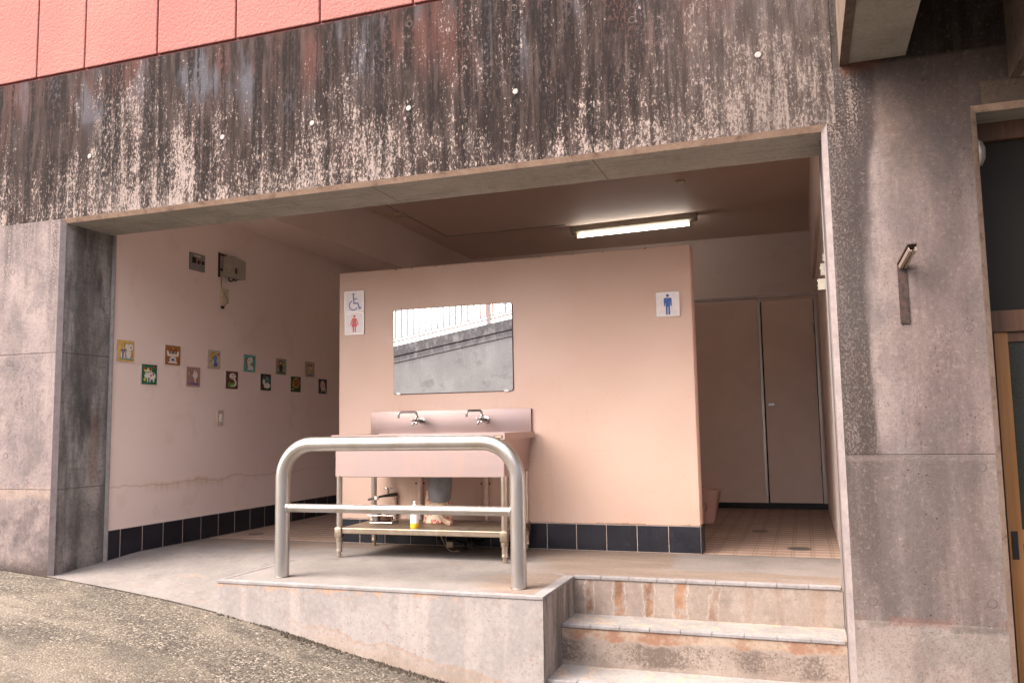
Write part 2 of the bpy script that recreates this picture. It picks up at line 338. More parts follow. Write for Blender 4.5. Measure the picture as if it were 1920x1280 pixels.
def mk_part(n, c, cl, fine):
    wv = n.noise(n.vec(3, 1, 3), 1.0, 5, .6)
    c = n.mix(n.mul(n.sm(wv, .5, .66), .10), c, (.62, .40, .28))
    sp = n.sm(n.add(n.noise(None, 44, 4, .65), n.mul(n.sub(wv, .5), .5)), .64, .72)
    c = n.mix(n.mul(n.mul(sp, n.sm(n.z, 1.3, 1.0)), .22), c, (.50, .30, .19))
    foot = n.mul(n.sm(n.add(n.z, n.mul(n.noise(n.vec(30, 1, 9), 1, 3), .035)), .198, .190), n.sm(n.noise(n.vec(5, 1, 1), 1, 2), .52, .56))
    c = n.mix(n.mul(foot, .7), c, (.36, .23, .17))
    run = n.mul(n.mul(n.sm(n.noise(n.vec(34, 1, 1.1), 1, 4, .6), .58, .70), n.sm(n.z, 1.05, .9)), near(n, n.x, -1.6, .55, .3))
    c = n.mix(n.mul(run, .22), c, (.45, .30, .22))
    scf = n.mul(n.sm(n.noise(n.vec(2.2, 1, 26), 1, 4, .7), .64, .70), n.sm(n.z, .75, .55))
    c = n.mix(n.mul(scf, .25), c, (.42, .30, .25))
    chips = n.mul(n.sm(n.z, 1.950, 1.956), n.sm(n.noise(n.vec(22, 9, 22), 1, 3), .62, .64))
    return n.mix(chips, c, (.09, .07, .06))

def mat_plain(name, c, rough=.5, metal=0., bump=0., spec=None, var=.12, sc=30):
    n = NT(name)
    nz = n.noise(None, sc, 4, .6)
    cc = n.mix(n.sm(nz, .3, .7), tuple(v*(1-var) for v in c), tuple(min(1, v*(1+var)) for v in c))
    return n.done(cc, n.sm(nz, .3, .7, max(.03, rough-.06), min(1, rough+.06)), nz if bump else None, bump, .002, metal, spec)
def mat_steel(name, c, rough, grime, gc=(.30, .22, .12), ax='x', aniso=True):
    n = NT(name)
    v = {'x': n.vec(3, 140, 140), 'z': n.vec(140, 140, 3)}[ax]
    br = n.noise(v, 1.0, 3, .6); g = n.noise(n.vec(9, 9, 3), 1.0, 5, .65)
    cc = n.mix(n.mul(n.sm(g, .42, .66), grime), c, gc)
    if grime > .5 and ax == 'x': cc = n.mix(n.mul(n.sm(n.z, .66, .50), n.sm(g, .25, .55, .35, .8)), cc, (.27, .225, .165))  # low steel: grime plus darker reflections put into the colour
    return n.done(cc, n.add(rough, n.mul(n.sub(br, .5), .16)), br, .08, .001, .92)

def mat_ground():
    n = NT('exposed_aggregate_asphalt')
    v = n.vor(None, 105, out=1); g = n.bw(v); v2 = n.bw(n.vor(None, 230, out=1)); d = n.vor(None, 105)
    big = n.noise(n.vec(.8, 1.5, 1), 1.3, 5, .6, .3); m = n.noise(None, 9, 5, .62)
    base = n.mix(n.sm(g, .2, .85), (.060, .055, .048), (.20, .182, .155))
    base = n.mix(n.sm(g, .74, .9), base, (.40, .375, .34))
    base = n.mix(n.mul(n.sm(v2, .72, .9), .5), base, (.34, .31, .26))
    base = n.mix(n.mul(n.sm(big, .42, .60), .5), base, (.255, .23, .19))
    base = n.mix(n.mul(n.sm(m, .52, .70), .45), base, (.085, .078, .07))
    strip = n.sm(n.noise(n.vec(.35, 3.2, 1), 1, 4, .6), .54, .62)
    base = n.mix(n.mul(n.sm(n.noise(n.vec(1, 1, 1, (5, 5, 0)), 3.0, 6, .65), .50, .62), .45), base, (.07, .066, .06))
    base = n.mix(n.mul(strip, .35), base, (.31, .29, .255))
    base = n.mix(1.0, base, (.66, .63, .60), 'MULTIPLY')
    ck = n.mul(near(n, n.noise(n.vec(1, 1, 1, (2, 5, 0)), 1.7, 4, .6), .5, .0012, .002), n.sm(n.noise(None, .8, 1), .5, .56))
    base = n.mix(n.mul(ck, .7), base, (.03, .027, .022))
    return n.done(base, .9, n.add(n.mul(d, -.9), n.mul(m, .5)), .8, .004, spec=.25)

def mat_floor_tile():
    n = NT('ribbed_brown_floor_tile')
    W = .114
    fx = n.M('FRACT', n.M('DIVIDE', n.add(n.x, 9.12+.03), W)); fy = n.M('FRACT', n.M('DIVIDE', n.sub(n.y, P), W))
    jx = n.mx(n.sm(fx, .07, .045), n.sm(fx, .93, .955)); jy = n.mx(n.sm(fy, .05, .025), n.sm(fy, .95, .975))
    rib = n.M('SINE', n.mul(n.sub(n.y, P), 2*math.pi/W))
    inner = n.mul(n.mul(n.sm(fx, .10, .15), n.sm(fx, .90, .85)), n.sm(fy, .03, .07))
    cl = n.noise(None, 2.0, 4); cell = n.bw(n.vor(n.vec(1/W, 1/W, 0), 1.0, out=1, rnd=0.))
    c = n.mix(n.sm(cl, .35, .65), (.36, .265, .212), (.44, .335, .275))
    c = n.mix(n.mul(cell, .16), c, (.20, .12, .08))
    c = n.mix(n.mul(n.sm(rib, -.3, -.8), .62), c, (.15, .09, .062))
    c = n.mix(n.mul(n.mx(jx, jy), .75), c, (.30, .225, .175))
    ln = n.mx(near(n, fx, .085, .006, .014), near(n, fx, .915, .006, .014))
    c = n.mix(n.mul(ln, .75), c, (.10, .06, .04))
    b = n.sub(n.mul(n.mul(rib, inner), .4), n.mx(jx, jy))
    return n.done(c, .6, b, .5, .003)

def mat_clad():
    n = NT('sprayed_salmon_cladding')
    a = n.noise(None, 58, 3, .55, .1); f = n.noise(None, 110, 3, .6); cl = n.noise(None, 1.2, 3)
    c = n.mix(n.sm(cl, .3, .7), (.255, .102, .09), (.285, .118, .104))
    c = n.mix(n.mul(n.sm(a, .36, .26), .25), c, (.55, .17, .13))
    return n.done(c, .75, n.add(a, n.mul(f, .25)), .6, .012, spec=.1)

def mat_dark_tile():
    n = NT('navy_glazed_tile')
    cl = n.noise(None, 6, 4); f = n.noise(None, 60, 4)
    c = n.mix(n.sm(cl, .35, .65), (.006, .007, .013), (.013, .014, .023))
    c = n.mix(n.mul(n.sm(f, .64, .74), .25), c, (.16, .15, .15))
    return n.done(c, n.sm(f, .3, .7, .30, .5), n.noise(None, 10, 2), .05, .002)
def mat_wood(name, a, b2):
    n = NT(name)
    g = n.noise(n.vec(30, 30, 1.2), 1.0, 5, .6, .6)
    return n.done(n.mix(n.sm(g, .35, .65), a, b2), .5, g, .12, .001)
def mat_rust():
    n = NT('rusty_iron'); a = n.noise(None, 60, 5, .65); b2 = n.noise(None, 14, 3)
    c = n.mix(n.sm(a, .38, .64), (.014, .008, .008), (.048, .021, .015)); c = n.mix(n.mul(n.sm(b2, .55, .7), .4), c, (.05, .04, .05))
    return n.done(c, .75, a, .6, .003)
def mat_glass(name, c, rough=.05, bump=False):
    n = NT(name); v = n.vor(None, 90)
    return n.done(c, rough, v if bump else None, .6, .003, 0, .25)
def mat_emit(name, c, s):
    n = NT(name); n.b.inputs['Emission Color'].default_value = (*c, 1); n.b.inputs['Emission Strength'].default_value = s
    return n.done((.9, .9, .9), .4)
def mat_floral():
    n = NT('floral_print_plastic'); d = n.vor(None, 34, out=0); q = n.noise(None, 30, 2, .5)
    c = n.mix(n.sm(n.add(d, n.mul(n.sub(q, .5), .5)), .42, .34), (.66, .56, .42), (.55, .10, .08))
    c = n.mix(n.sm(d, .14, .08), c, (.75, .6, .3))
    return n.done(c, .45)

MA = {}
MA['lintel'] = mat_lintel(); MA['pillar'] = mat_pillar()
MA['chamfer'] = mat_concrete('tan_lit_edge', (.42, .29, .22), (.52, .38, .29), (.12, .08, .06), .6, 5)  # beam chamfer: tan light thrown up from the ground, put into its colour
MA['whitewash'] = mat_concrete('whitewashed_edge', (.18, .156, .156), (.215, .188, .187), (.13, .09, .082), .3, 8)
MA['soffit'] = mat_concrete('board_marked_soffit', (.27, .255, .225), (.34, .32, .285), (.17, .16, .14), .5, 2.5, ex_soffit)
MA['platform'] = mat_concrete('platform_cement', (.23, .212, .208), (.28, .258, .254), (.20, .172, .165), .35, 3, ex_platform)
MA['paving'] = mat_concrete('worn_cement_paving', (.165, .152, .146), (.21, .194, .186), (.115, .104, .098), .45, 2.6, ex_paving)
MA['riser'] = mat_concrete('stained_riser', (.215, .175, .152), (.27, .228, .20), (.15, .124, .11), .5, 4, ex_riser)
MA['tread'] = mat_concrete('tread_cement', (.21, .20, .195), (.26, .248, .242), (.19, .176, .165), .4, 4, ex_tread)
MA['nosing'] = mat_concrete('nosing_strip', (.20, .192, .196), (.25, .24, .245), (.165, .14, .125), .5, 9)
MA['beam'] = mat_concrete('grey_beam_concrete', (.27, .25, .215), (.33, .305, .265), (.17, .15, .13), .4, 2)
MA['retain'] = mat_concrete('retaining_wall_concrete', (.60, .61, .57), (.72, .73, .69), (.34, .345, .325), .6, 1.3,
    lambda n, c, cl, m2, fine: ex_retain(n, n.mix(n.mul(n.sm(n.sub(n.z, n.mul(n.add(n.x, 5.91), .167)), 1.80, 1.98), n.sm(n.add(n.noise(n.vec(9, 9, 5), 1, 5, .7), n.mul(fine, .3)), .44, .70, .10, .85)), c, (.17, .165, .165)), cl, m2, fine))
MA['edge'] = mat_concrete('stained_beam_edge', (.10, .075, .06), (.15, .115, .092), (.045, .034, .028), .6, 7)
MA['side'] = mat_paint('pink_beige_plaster', (.76, .625, .565), (.80, .67, .61), mk_side, .35)
MA['part'] = mat_paint('peach_partition_paint', (.62, .445, .36), (.67, .505, .42), mk_part, .12)
MA['ceil'] = mat_paint('ceiling_paint', (.70, .54, .465), (.74, .575, .50), None, .3)
MA['clad'] = mat_clad(); MA['seal'] = mat_plain('red_sealant', (.17, .05, .045), .7)
MA['ground'] = mat_ground(); MA['tile'] = mat_floor_tile(); MA['navy'] = mat_dark_tile()
MA['grout'] = mat_plain('grout', (.50, .42, .38), .8)
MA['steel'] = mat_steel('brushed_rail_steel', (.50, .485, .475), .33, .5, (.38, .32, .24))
MA['steelv'] = mat_steel('dull_leg_steel', (.52, .47, .42), .34, .55, (.36, .24, .14), 'z')
MA['sink'] = mat_steel('satin_sink_steel', (.40, .315, .305), .50, .25, (.50, .34, .27))
MA['chrome'] = mat_plain('worn_chrome', (.42, .40, .39), .2, 1.)
MA['mirror'] = mat_plain('mirror_glass', (.95, .97, .955), .035, 1., var=.01)
MA['mirror'].node_tree.nodes['Principled BSDF'].inputs['Roughness'].default_value = .01
for l in list(MA['mirror'].node_tree.links):
    if l.to_socket.name == 'Roughness': MA['mirror'].node_tree.links.remove(l)
MA['mirror_back'] = mat_plain('rusted_mirror_edge', (.10, .055, .045), .6)
MA['alu'] = mat_steel('aluminium_trim', (.55, .52, .50), .35, .3, (.3, .25, .2), 'z')
MA['angle'] = mat_plain('galvanised_angle', (.36, .34, .335), .45, .3)
MA['white'] = mat_plain('white_plastic', (.74, .72, .71), .35, var=.04)
MA['plate'] = mat_plain('white_sign_plate', (.74, .68, .67), .3, var=.03)
MA['blue'] = mat_plain('blue_ink', (.035, .06, .30), .4); MA['dblue'] = mat_plain('royal_blue_ink', (.02, .09, .36), .4)
MA['red'] = mat_plain('red_ink', (.55, .015, .012), .4)
MA['cream'] = mat_plain('aged_cream_plastic', (.52, .42, .28), .45); MA['beige'] = mat_plain('beige_plastic', (.52, .42, .32), .45)
MA['greybox'] = mat_plain('grey_enamel_box', (.30, .26, .20), .5); MA['greyplate'] = mat_plain('stainless_switch_plate', (.20, .18, .17), .42, .5)
MA['black'] = mat_plain('black_plastic', (.012, .012, .013), .45); MA['dark'] = mat_plain('dark_recess', (.01, .009, .008), .9)
MA['gray'] = mat_plain('grey_pvc', (.16, .165, .18), .5); MA['hose'] = mat_plain('tan_hose', (.48, .36, .27), .5)
MA['pinkpipe'] = mat_plain('pink_painted_pipe', (.66, .50, .44), .5)
MA['pinkp'] = mat_plain('pale_pink_plastic', (.62, .42, .37), .35, var=.04)
MA['panel'] = mat_plain('cubicle_laminate', (.78, .66, .58), .5, var=.04, sc=4)
MA['shelf'] = mat_steel('stained_shelf_steel', (.50, .42, .36), .45, .6, (.40, .27, .18))
MA['rust'] = mat_rust(); MA['wood'] = mat_wood('orange_door_wood', (.30, .135, .04), (.38, .185, .065)); MA['dwood'] = mat_wood('brown_frame_wood', (.085, .038, .018), (.13, .06, .03))
MA['glass'] = mat_glass('dark_window_glass', (.022, .019, .014), .35); MA['rglass'] = mat_glass('textured_door_glass', (.035, .038, .032), .18, True)
MA['tube'] = mat_emit('lit_tube', (1, .95, .84), 4.5); MA['lampmetal'] = mat_plain('lamp_housing_enamel', (.30, .26, .21), .4)
MA['tape'] = mat_plain('dirty_tape', (.34, .31, .265), .7); MA['floral'] = mat_floral(); MA['yellow'] = mat_plain('yellow_liquid', (.80, .50, .03), .3)
MA['sponge'] = mat_plain('brown_scourer', (.10, .05, .035), .95, bump=.8); MA['gsponge'] = mat_plain('grey_soap_block', (.16, .14, .13), .8)
MA['moss'] = mat_plain('dry_black_moss', (.045, .036, .026), .95, bump=.8, sc=90)
MA['fence'] = mat_plain('fence_red_paint', (.55, .20, .12), .5); MA['fencepost'] = mat_plain('fence_post_aluminium', (.62, .56, .52), .5, .0)
MA['cover'] = mat_plain('drain_cover_metal', (.16, .14, .125), .5, .6); MA['paper'] = mat_plain('crumpled_paper', (.72, .66, .60), .8)
MA['cap'] = mat_plain('white_plug', (.24, .215, .20), .5); MA['hole'] = mat_plain('tie_hole_mortar', (.17, .145, .14), .9, bump=.3)
MA['ringm'] = mat_plain('tie_hole_lip', (.075, .06, .056), .9, bump=.3)
MA['holed'] = mat_plain('dark_tie_hole_mortar', (.05, .038, .036), .9); MA['label'] = mat_plain('blue_sticker', (.03, .22, .62), .4)

# ------------------------------------------------------------ mesh helpers
def off_of(o):
    v = Vector((0, 0, 0))
    while o is not None: v += o.location; o = o.parent
    return v
class MB:
    def __init__(s): s.v = []; s.f = []; s.m = []; s.k = 0
    def mat(s, k): s.k = k; return s
    def addv(s, vs, fs):
        o = len(s.v); s.v += [tuple(v) for v in vs]; s.f += [tuple(i+o for i in f) for f in fs]; s.m += [s.k]*len(fs); return s
    def quad(s, *p): return s.addv(p, [tuple(range(len(p)))])
    def box(s, x0, x1, y0, y1, z0, z1):
        return s.addv([(x, y, z) for z in (z0, z1) for y in (y0, y1) for x in (x0, x1)], [(0, 2, 3, 1), (4, 5, 7, 6), (0, 1, 5, 4), (2, 6, 7, 3), (0, 4, 6, 2), (1, 3, 7, 5)])
    def rbox(s, x0, x1, y0, y1, z0, z1, r=.004):
        """box with its twelve edges chamfered"""
        bm = bmesh.new(); bmesh.ops.create_cube(bm, size=1)
        for v in bm.verts: v.co = ((x0+x1)/2+v.co.x*(x1-x0), (y0+y1)/2+v.co.y*(y1-y0), (z0+z1)/2+v.co.z*(z1-z0))
        bmesh.ops.bevel(bm, geom=bm.edges[:], offset=min(r, .45*min(x1-x0, y1-y0, z1-z0)), segments=2, affect='EDGES', profile=.5)
        bm.verts.index_update(); s.addv([v.co[:] for v in bm.verts], [[v.index for v in f.verts] for f in bm.faces]); bm.free(); return s
    def prism(s, poly, ax, a, b):
        """poly in the other two axes (cyclic order), extruded along ax"""
        def P3(u, v, t): return {'x': (t, u, v), 'y': (u, t, v), 'z': (u, v, t)}[ax]
        n = len(poly); vs = [P3(u, v, a) for u, v in poly]+[P3(u, v, b) for u, v in poly]
        return s.addv(vs, [tuple(range(n)), tuple(range(2*n-1, n-1, -1))]+[(i, n+i, n+(i+1) % n, (i+1) % n) for i in range(n)])
    def tube(s, pts, r, seg=14, caps=True, rr=None):
        pts = [Vector(p) for p in pts]; n = len(pts); rings = []
        prev = None
        for i, p in enumerate(pts):
            d = (pts[min(i+1, n-1)]-pts[max(i-1, 0)]).normalized()
            if prev is None:
                a = Vector((0, 0, 1)) if abs(d.z) < .9 else Vector((1, 0, 0)); u = d.cross(a).normalized()
            else: u = (prev-d*prev.dot(d)).normalized()
            prev = u; v = d.cross(u); ra = rr[i] if rr else r
            rings.append([p+u*math.cos(t)*ra+v*math.sin(t)*ra for t in [2*math.pi*k/seg for k in range(seg)]])
        vs = [q for ring in rings for q in ring]
        fs = [(i*seg+k, i*seg+(k+1) % seg, (i+1)*seg+(k+1) % seg, (i+1)*seg+k) for i in range(n-1) for k in range(seg)]
        if caps: fs += [tuple(range(seg-1, -1, -1)), tuple((n-1)*seg+k for k in range(seg))]
        return s.addv(vs, fs)
    def lathe(s, prof, c, ax='z', seg=24):
        """prof = [(radius, height)...] round axis ax through c"""
        vs = []; n = len(prof)
        for r, h in prof:
            for k in range(seg):
                t = 2*math.pi*k/seg; a, b = r*math.cos(t), r*math.sin(t)
                o = {'z': (a, b, h), 'y': (a, h, b), 'x': (h, a, b)}[ax]; vs.append((c[0]+o[0], c[1]+o[1], c[2]+o[2]))
        fs = [(i*seg+k, i*seg+(k+1) % seg, (i+1)*seg+(k+1) % seg, (i+1)*seg+k) for i in range(n-1) for k in range(seg)]
        if prof[0][0] > 1e-6: fs.append(tuple(range(seg-1, -1, -1)))
        if prof[-1][0] > 1e-6: fs.append(tuple((n-1)*seg+k for k in range(seg)))
        return s.addv(vs, fs)
    def build(s, name, mats, parent=None, smooth=False, bevel=0):
        off = off_of(parent)
        me = bpy.data.meshes.new(name)
        me.from_pydata([Vector(v)-off for v in s.v], [], s.f)
        for m in (mats if isinstance(mats, list) else [mats]): me.materials.append(m if not isinstance(m, str) else MA[m])
        for p, k in zip(me.polygons, s.m): p.material_index = k
        bm = bmesh.new(); bm.from_mesh(me); bmesh.ops.recalc_face_normals(bm, faces=bm.faces); bm.to_mesh(me); bm.free()
        if smooth:
            for p in me.polygons: p.use_smooth = True
            me.set_sharp_from_angle(angle=R(38))
        o = bpy.data.objects.new(name, me); col.objects.link(o); o.parent = parent
        if bevel:
            b = o.modifiers.new('edge', 'BEVEL'); b.width = bevel; b.segments = 2; b.limit_method = 'ANGLE'
        return o
def thing(name, label, cat, loc=(0, 0, 0), group=None):
    o = bpy.data.objects.new(name, None); o.empty_display_size = .1; col.objects.link(o); o.location = loc
    return tag(o, label, cat, group)
def tag(o, label, cat, group=None):
    o['label'] = label; o['category'] = cat
    if group: o['group'] = group
    return o
def struct(o): o['kind'] = 'structure'; return o
def lab(o, t): o['label'] = t; return o
def dup(root, loc, label=None, rz=None):
    r = root.copy(); col.objects.link(r); r.location = loc
    if rz is not None: r.rotation_euler = (0, 0, rz)
    if label: r['label'] = label
    for ch in list(root.children):
        c = ch.copy(); col.objects.link(c); c.parent = r
        for g in ch.children:
            q = g.copy(); col.objects.link(q); q.parent = c
    return r
def arc(c, r, a0, a1, n, f):
    return [f(c[0]+r*math.cos(R(a0+(a1-a0)*k/n)), c[1]+r*math.sin(R(a0+(a1-a0)*k/n))) for k in range(n+1)]

# ------------------------------------------------------------ setting
# street, a sloping sheet
mb = MB(); xs = [-40, -25, -12, -8, -6, -5]+[-4.5+.15*i for i in range(40)]+[2, 3, 5, 8, 12, 25, 40]; ys = [-40, -20, -10, -6.0, -5, -4, -3, -2, -1.4, -1, -.6, -.3, -.1, 0, .35]
def gs(x):
    a = (gz(x-.35)+gz(x-.18)+gz(x)*2+gz(x+.18)+gz(x+.35))/6; return a
vs = [(x, y, gs(x)) for y in ys for x in xs]; nx = len(xs)
mb.addv(vs, [(j*nx+i, j*nx+i+1, (j+1)*nx+i+1, (j+1)*nx+i) for j in range(len(ys)-1) for i in range(nx-1)])
struct(mb.build('ground', 'ground', smooth=True))
# tiled floor inside
mb = MB().quad((XW, P, 0), (XR2, P, 0), (XR2, YB, 0), (XW, YB, 0)); struct(mb.build('floor', 'tile'))
# ramp from the street to the floor
mb = MB(); nxr, nyr = 24, 14; vs = []
for j in range(nyr+1):
    for i in range(nxr+1):
        x = XW-.03+(PX0-XW+.03)*i/nxr; yf = -.002+(PY+.002)*i/nxr
        y = yf+(P-yf)*j/nyr; t = min(1, max(0, (y-yf)/(.70-yf))); z = gs(x)*(1-t)**1.0*(1 if t < 1 else 0)
        vs.append((x, y, z+.004*(1-t)))
mb.addv(vs, [(j*(nxr+1)+i, j*(nxr+1)+i+1, (j+1)*(nxr+1)+i+1, (j+1)*(nxr+1)+i) for j in range(nyr) for i in range(nxr)])
struct(mb.build('ramp', 'paving', smooth=True))
# ceiling
mb = MB().quad((BX, D-.1, ZC), (XR2, D-.1, ZC), (XR2, YB, ZC), (BX, YB, ZC)); struct(mb.build('ceiling', 'ceil'))

# ------------------------------------------------------------ concrete building front
f = thing('building_front', 'weathered concrete building front, black mould streaks across its beam, salmon panels on top', 'building', (-1.5, .2, 0))
c, Zt, x0, x1 = CH, ZT, -12., 6.
X1, X2, X3 = 1.392, 1.392+CH, 3.1       # right door opening
lm = MB()
lm.quad((x0, 0, Zt+c), (.845, 0, Zt+c), (.845, 0, ZL), (x0, 0, ZL)); lm.mat(3).quad((.845, 0, Zt+c), (x1, 0, Zt+c), (x1, 0, ZL), (.845, 0, ZL)); lm.mat(0); lm.quad((x0, 0, ZL), (x1, 0, ZL), (x1, D, ZL), (x0, D, ZL))
lm.mat(1).quad((XW-c, 0, Zt+c), (XR+c, 0, Zt+c), (XR, c, Zt), (XW, c, Zt)); lm.quad((X1, 0, Zt+c), (X3, 0, Zt+c), (X3-c, c, Zt), (X2, c, Zt))
lm.mat(2).quad((XW, c, Zt), (XR, c, Zt), (XR, D, Zt), (XW, D, Zt)); lm.quad((X2, c, Zt), (X3-c, c, Zt), (X3-c, D, Zt), (X2, D, Zt))
lm.mat(2).quad((XW-.4, D, Zt), (x1, D, Zt), (x1, D, ZL), (XW-.4, D, ZL))
lab(lm.build('beam', ['lintel', 'chamfer', 'soffit', 'pillar'], f), 'long concrete beam covered in dark mould streaks with pale flaking bottom half')
# left pillar: front face, whitewashed chamfer, jamb, back
pm = MB()
pm.quad((x0, 0, -3), (XW-c, 0, -3), (XW-c, 0, Zt+c), (x0, 0, Zt+c)); pm.mat(1).quad((XW-c, 0, -3), (XW, c, -3), (XW, c, Zt), (XW-c, 0, Zt+c))
pm.mat(0).quad((XW, c, -3), (XW, D, -3), (XW, D, Zt), (XW, c, Zt)); pm.quad((x0, D, -3), (XW, D, -3), (XW, D, Zt), (x0, D, Zt))
lab(pm.build('pillar', ['pillar', 'whitewash'], f), 'left pillar, pale mottled concrete with grey stained jamb')
pm = MB()
pm.quad((XR+c, 0, -3), (X1, 0, -3), (X1, 0, Zt+c), (XR+c, 0, Zt+c))
pm.mat(1).quad((XR+c, 0, -3), (XR+c, 0, Zt+c), (XR, c, Zt), (XR, c, -3)); pm.quad((XR, c, -3), (XR, c, Zt), (XR, D, Zt), (XR, D, -3))
pm.mat(2).quad((X1, 0, -3), (X2, c, -3), (X2, c, Zt), (X1, 0, Zt+c)); pm.mat(0).quad((X2, c, -3), (X2, D, -3), (X2, D, Zt), (X2, c, Zt)); pm.quad((XR, D, -3), (X2, D, -3), (X2, D, Zt), (XR, D, Zt))
lab(pm.build('pillar', ['pillar', 'whitewash', 'chamfer'], f), 'right pillar, brownish grey concrete with a dark drip band')
pm = MB().quad((X3, 0, -3), (x1, 0, -3), (x1, 0, Zt+c), (X3, 0, Zt+c)); pm.quad((X3, 0, -3), (X3-c, c, -3), (X3-c, c, Zt), (X3, 0, Zt+c)); pm.quad((X3-c, c, -3), (X3-c, D, -3), (X3-c, D, Zt), (X3-c, c, Zt))
pm.build('pillar', 'pillar', f)
# galvanised angle covering the plaster edge behind the left jamb
MB().box(XW-.001, XW+.022, D+.001, D+.016, -.02, Zt-.001).build('corner_strip', 'angle', f)
MB().box(XR-.004, XR2, D+.001, D+.016, .0, Zt-.001).build('corner_strip', 'alu', f)
MB().box(XR-.005, XR-.0015, .14, .15, -.6, Zt-.002).build('seam_strip', 'ringm', f)
# salmon cladding panels, each one a board
joints = [-7.49, -6.91, -6.33, -5.75, -5.17, -4.587, -4.007, -3.604, -3.029, -2.448, -1.872, -1.282, -.70, -.12, .46, 1.04]
for a, b in zip(joints, joints[1:]):
    MB().rbox(a+.005, b-.005, .004, .06, ZL+.022, 5.2, .006).build('cladding_panel', 'clad', f)
MB().box(-7.5, 1.04, .022, .30, ZL+.001, 5.2).build('sealant_joint', 'seal', f)
# tie holes, flat discs with recess shade painted as a dark ring; white plugs
def disc_y(x, z, r, hgt, y=0, lip=True, mats=('ringm', 'hole')):
    m = MB()
    if lip: m.lathe([(r, .001), (r, -.0006), (r*.84, -.0010), (r*.80, -.0004), (r*.79, .0005)], (x, y, z), 'y', 20); m.mat(1).quad(*[(x+r*.81*math.cos(math.tau*k/20), y-.0006, z+r*.81*math.sin(math.tau*k/20)) for k in range(20)])
    else: m.lathe([(r, .001), (r, -hgt*.6), (r*.8, -hgt), (0, -hgt)], (x, y, z), 'y', 20)
    return m
for x, z in [(.521, 2.54), (-.694, 2.542), (-1.308, 2.54), (-1.913, 2.539), (-2.523, 2.537), (-3.527, 2.545)]:
    disc_y(x, z, .0155, .006, lip=False).build('plug', 'cap', f, True)
for x, z in [(-.086, 2.544), (-.086, 2.192), (-.689, 2.195), (-1.303, 2.205), (.523, 2.195), (-.074, 2.822), (-.695, 3.0), (-1.302, 3.02), (-3.527, 2.24), (-2.93, 2.24), (-1.91, 2.2)]:
    disc_y(x, z, .018, 0).build('tie_hole', ['ringm', 'lintel'], f, True)
for x, z in [(-4.135, 1.856), (-4.134, 1.263), (-4.128, .679), (.865, 1.781), (1.327, 1.198), (.874, 1.189), (1.317, 1.789), (.881, .596), (1.337, .607), (.884, .037), (1.34, .051)]:
    disc_y(x, z, .019, 0).build('tie_hole', ['ringm', 'pillar'], f, True)

# overhead beams and deck of the outside stair, above the right pillar
def over_beam(xa, xb, zb, label):
    t = thing('overhead_beam', label, 'beam', ((xa+xb)/2, -1.2, zb), 'beams carrying the deck overhead')
    m = MB(); lp = .055
    m.prism([(xa+lp, zb), (xb, zb), (xb, 3.0), (xa+.004, 3.0), (xa+.004, zb+.006), (xa+lp-.012, zb-.002)], 'y', -2.6, -.0015)
    m.build('web', 'beam', t)
    MB().prism([(xa, zb-.006), (xa+lp-.016, zb-.006), (xa+lp-.016, zb-.0022), (xa+.003, zb+.002), (xa+.003, 2.98), (xa, 2.98)], 'y', -2.6, -.0015).build('drip_edge', 'edge', t)
    return t
over_beam(.873, 1.151, 2.435, 'grey concrete beam overhead meeting the top of the right pillar')
over_beam(1.548, 1.83, 2.27, 'pale concrete beam overhead at the top right corner above the wooden door')
tag(MB().box(.873, 4.6, -2.7, -.002, 3.001, 3.16).build('overhead_deck', 'beam'), 'dark concrete deck overhead carried by the grey beams', 'deck')

# ------------------------------------------------------------ room behind the opening
t = thing('side_wall', 'pinkish beige plaster wall on the left hung with painted picture tiles', 'wall', (XW, 3, 0))
MB().box(XW-.15, XW, D+.02, YB, -.2, ZC).build('plaster', 'side', t)
y = .538-.2
while y < YB-.02:
    a = max(y+.003, D+.018); b = min(y+.197, YB-.01); zb = min(0, gs(XW)*(1-a/.70)) if a < .70 else 0
    if b-a > .02: MB().prism([(a, zb-.03), (b, zb-.03), (b, T), (a, T)], 'x', XW+.0005, XW+.008).build('skirting_tile', 'navy', t)
    y += .2
MB().box(XW+.0002, XW+.0074, D+.018, YB-.01, -.06, T+.002).build('grout', 'grout', t)
tag(MB().box(XW+.0, BX, D+.002, YB, ZB, ZC+.05).build('ceiling_beam', 'side'), 'painted beam running back along the top of the left wall', 'beam')
t = thing('back_wall', 'dim beige wall at the back above the toilet cubicles', 'wall', (-1.5, YB, 0))
MB().box(XW-.15, XR2+.15, YB, YB+.15, 0, ZC).build('plaster', 'side', t)
t = thing('end_wall', 'narrow strip of dim plaster wall at the right behind the pillar', 'wall', (XR2, 3, 0))
MB().box(XR2, XR2+.14, D+.017, YB, -.1, ZC).build('plaster', 'side', t)
MB().box(XR2-.03, XR2-.0005, D+.02, 5.0, 2.25, ZC-.001).build('downstand', 'side', t)

# partition
t = thing('partition_wall', 'peach painted partition wall behind the steel sink, chipped along its top edge', 'wall', (-1.3, P, 0))
MB().rbox(-2.581, 0, P, P+.145, T-.002, 1.965, .012).build('panel', 'part', t, True)
k = 0; xx = 0.
while xx > -2.58:
    a = max(xx-.2, -2.581); MB().rbox(a+.002, xx-.002, P-.009, P+.0, .003, T-.004, .0015).build('skirting_tile', 'navy', t); xx -= .2
MB().rbox(.0, .009, P-.007, P+.147, .003, T-.004, .0015).build('skirting_tile', 'navy', t)
MB().box(-2.580, -.0005, P-.0065, P+.140, .0, T-.0025).build('grout', 'grout', t)

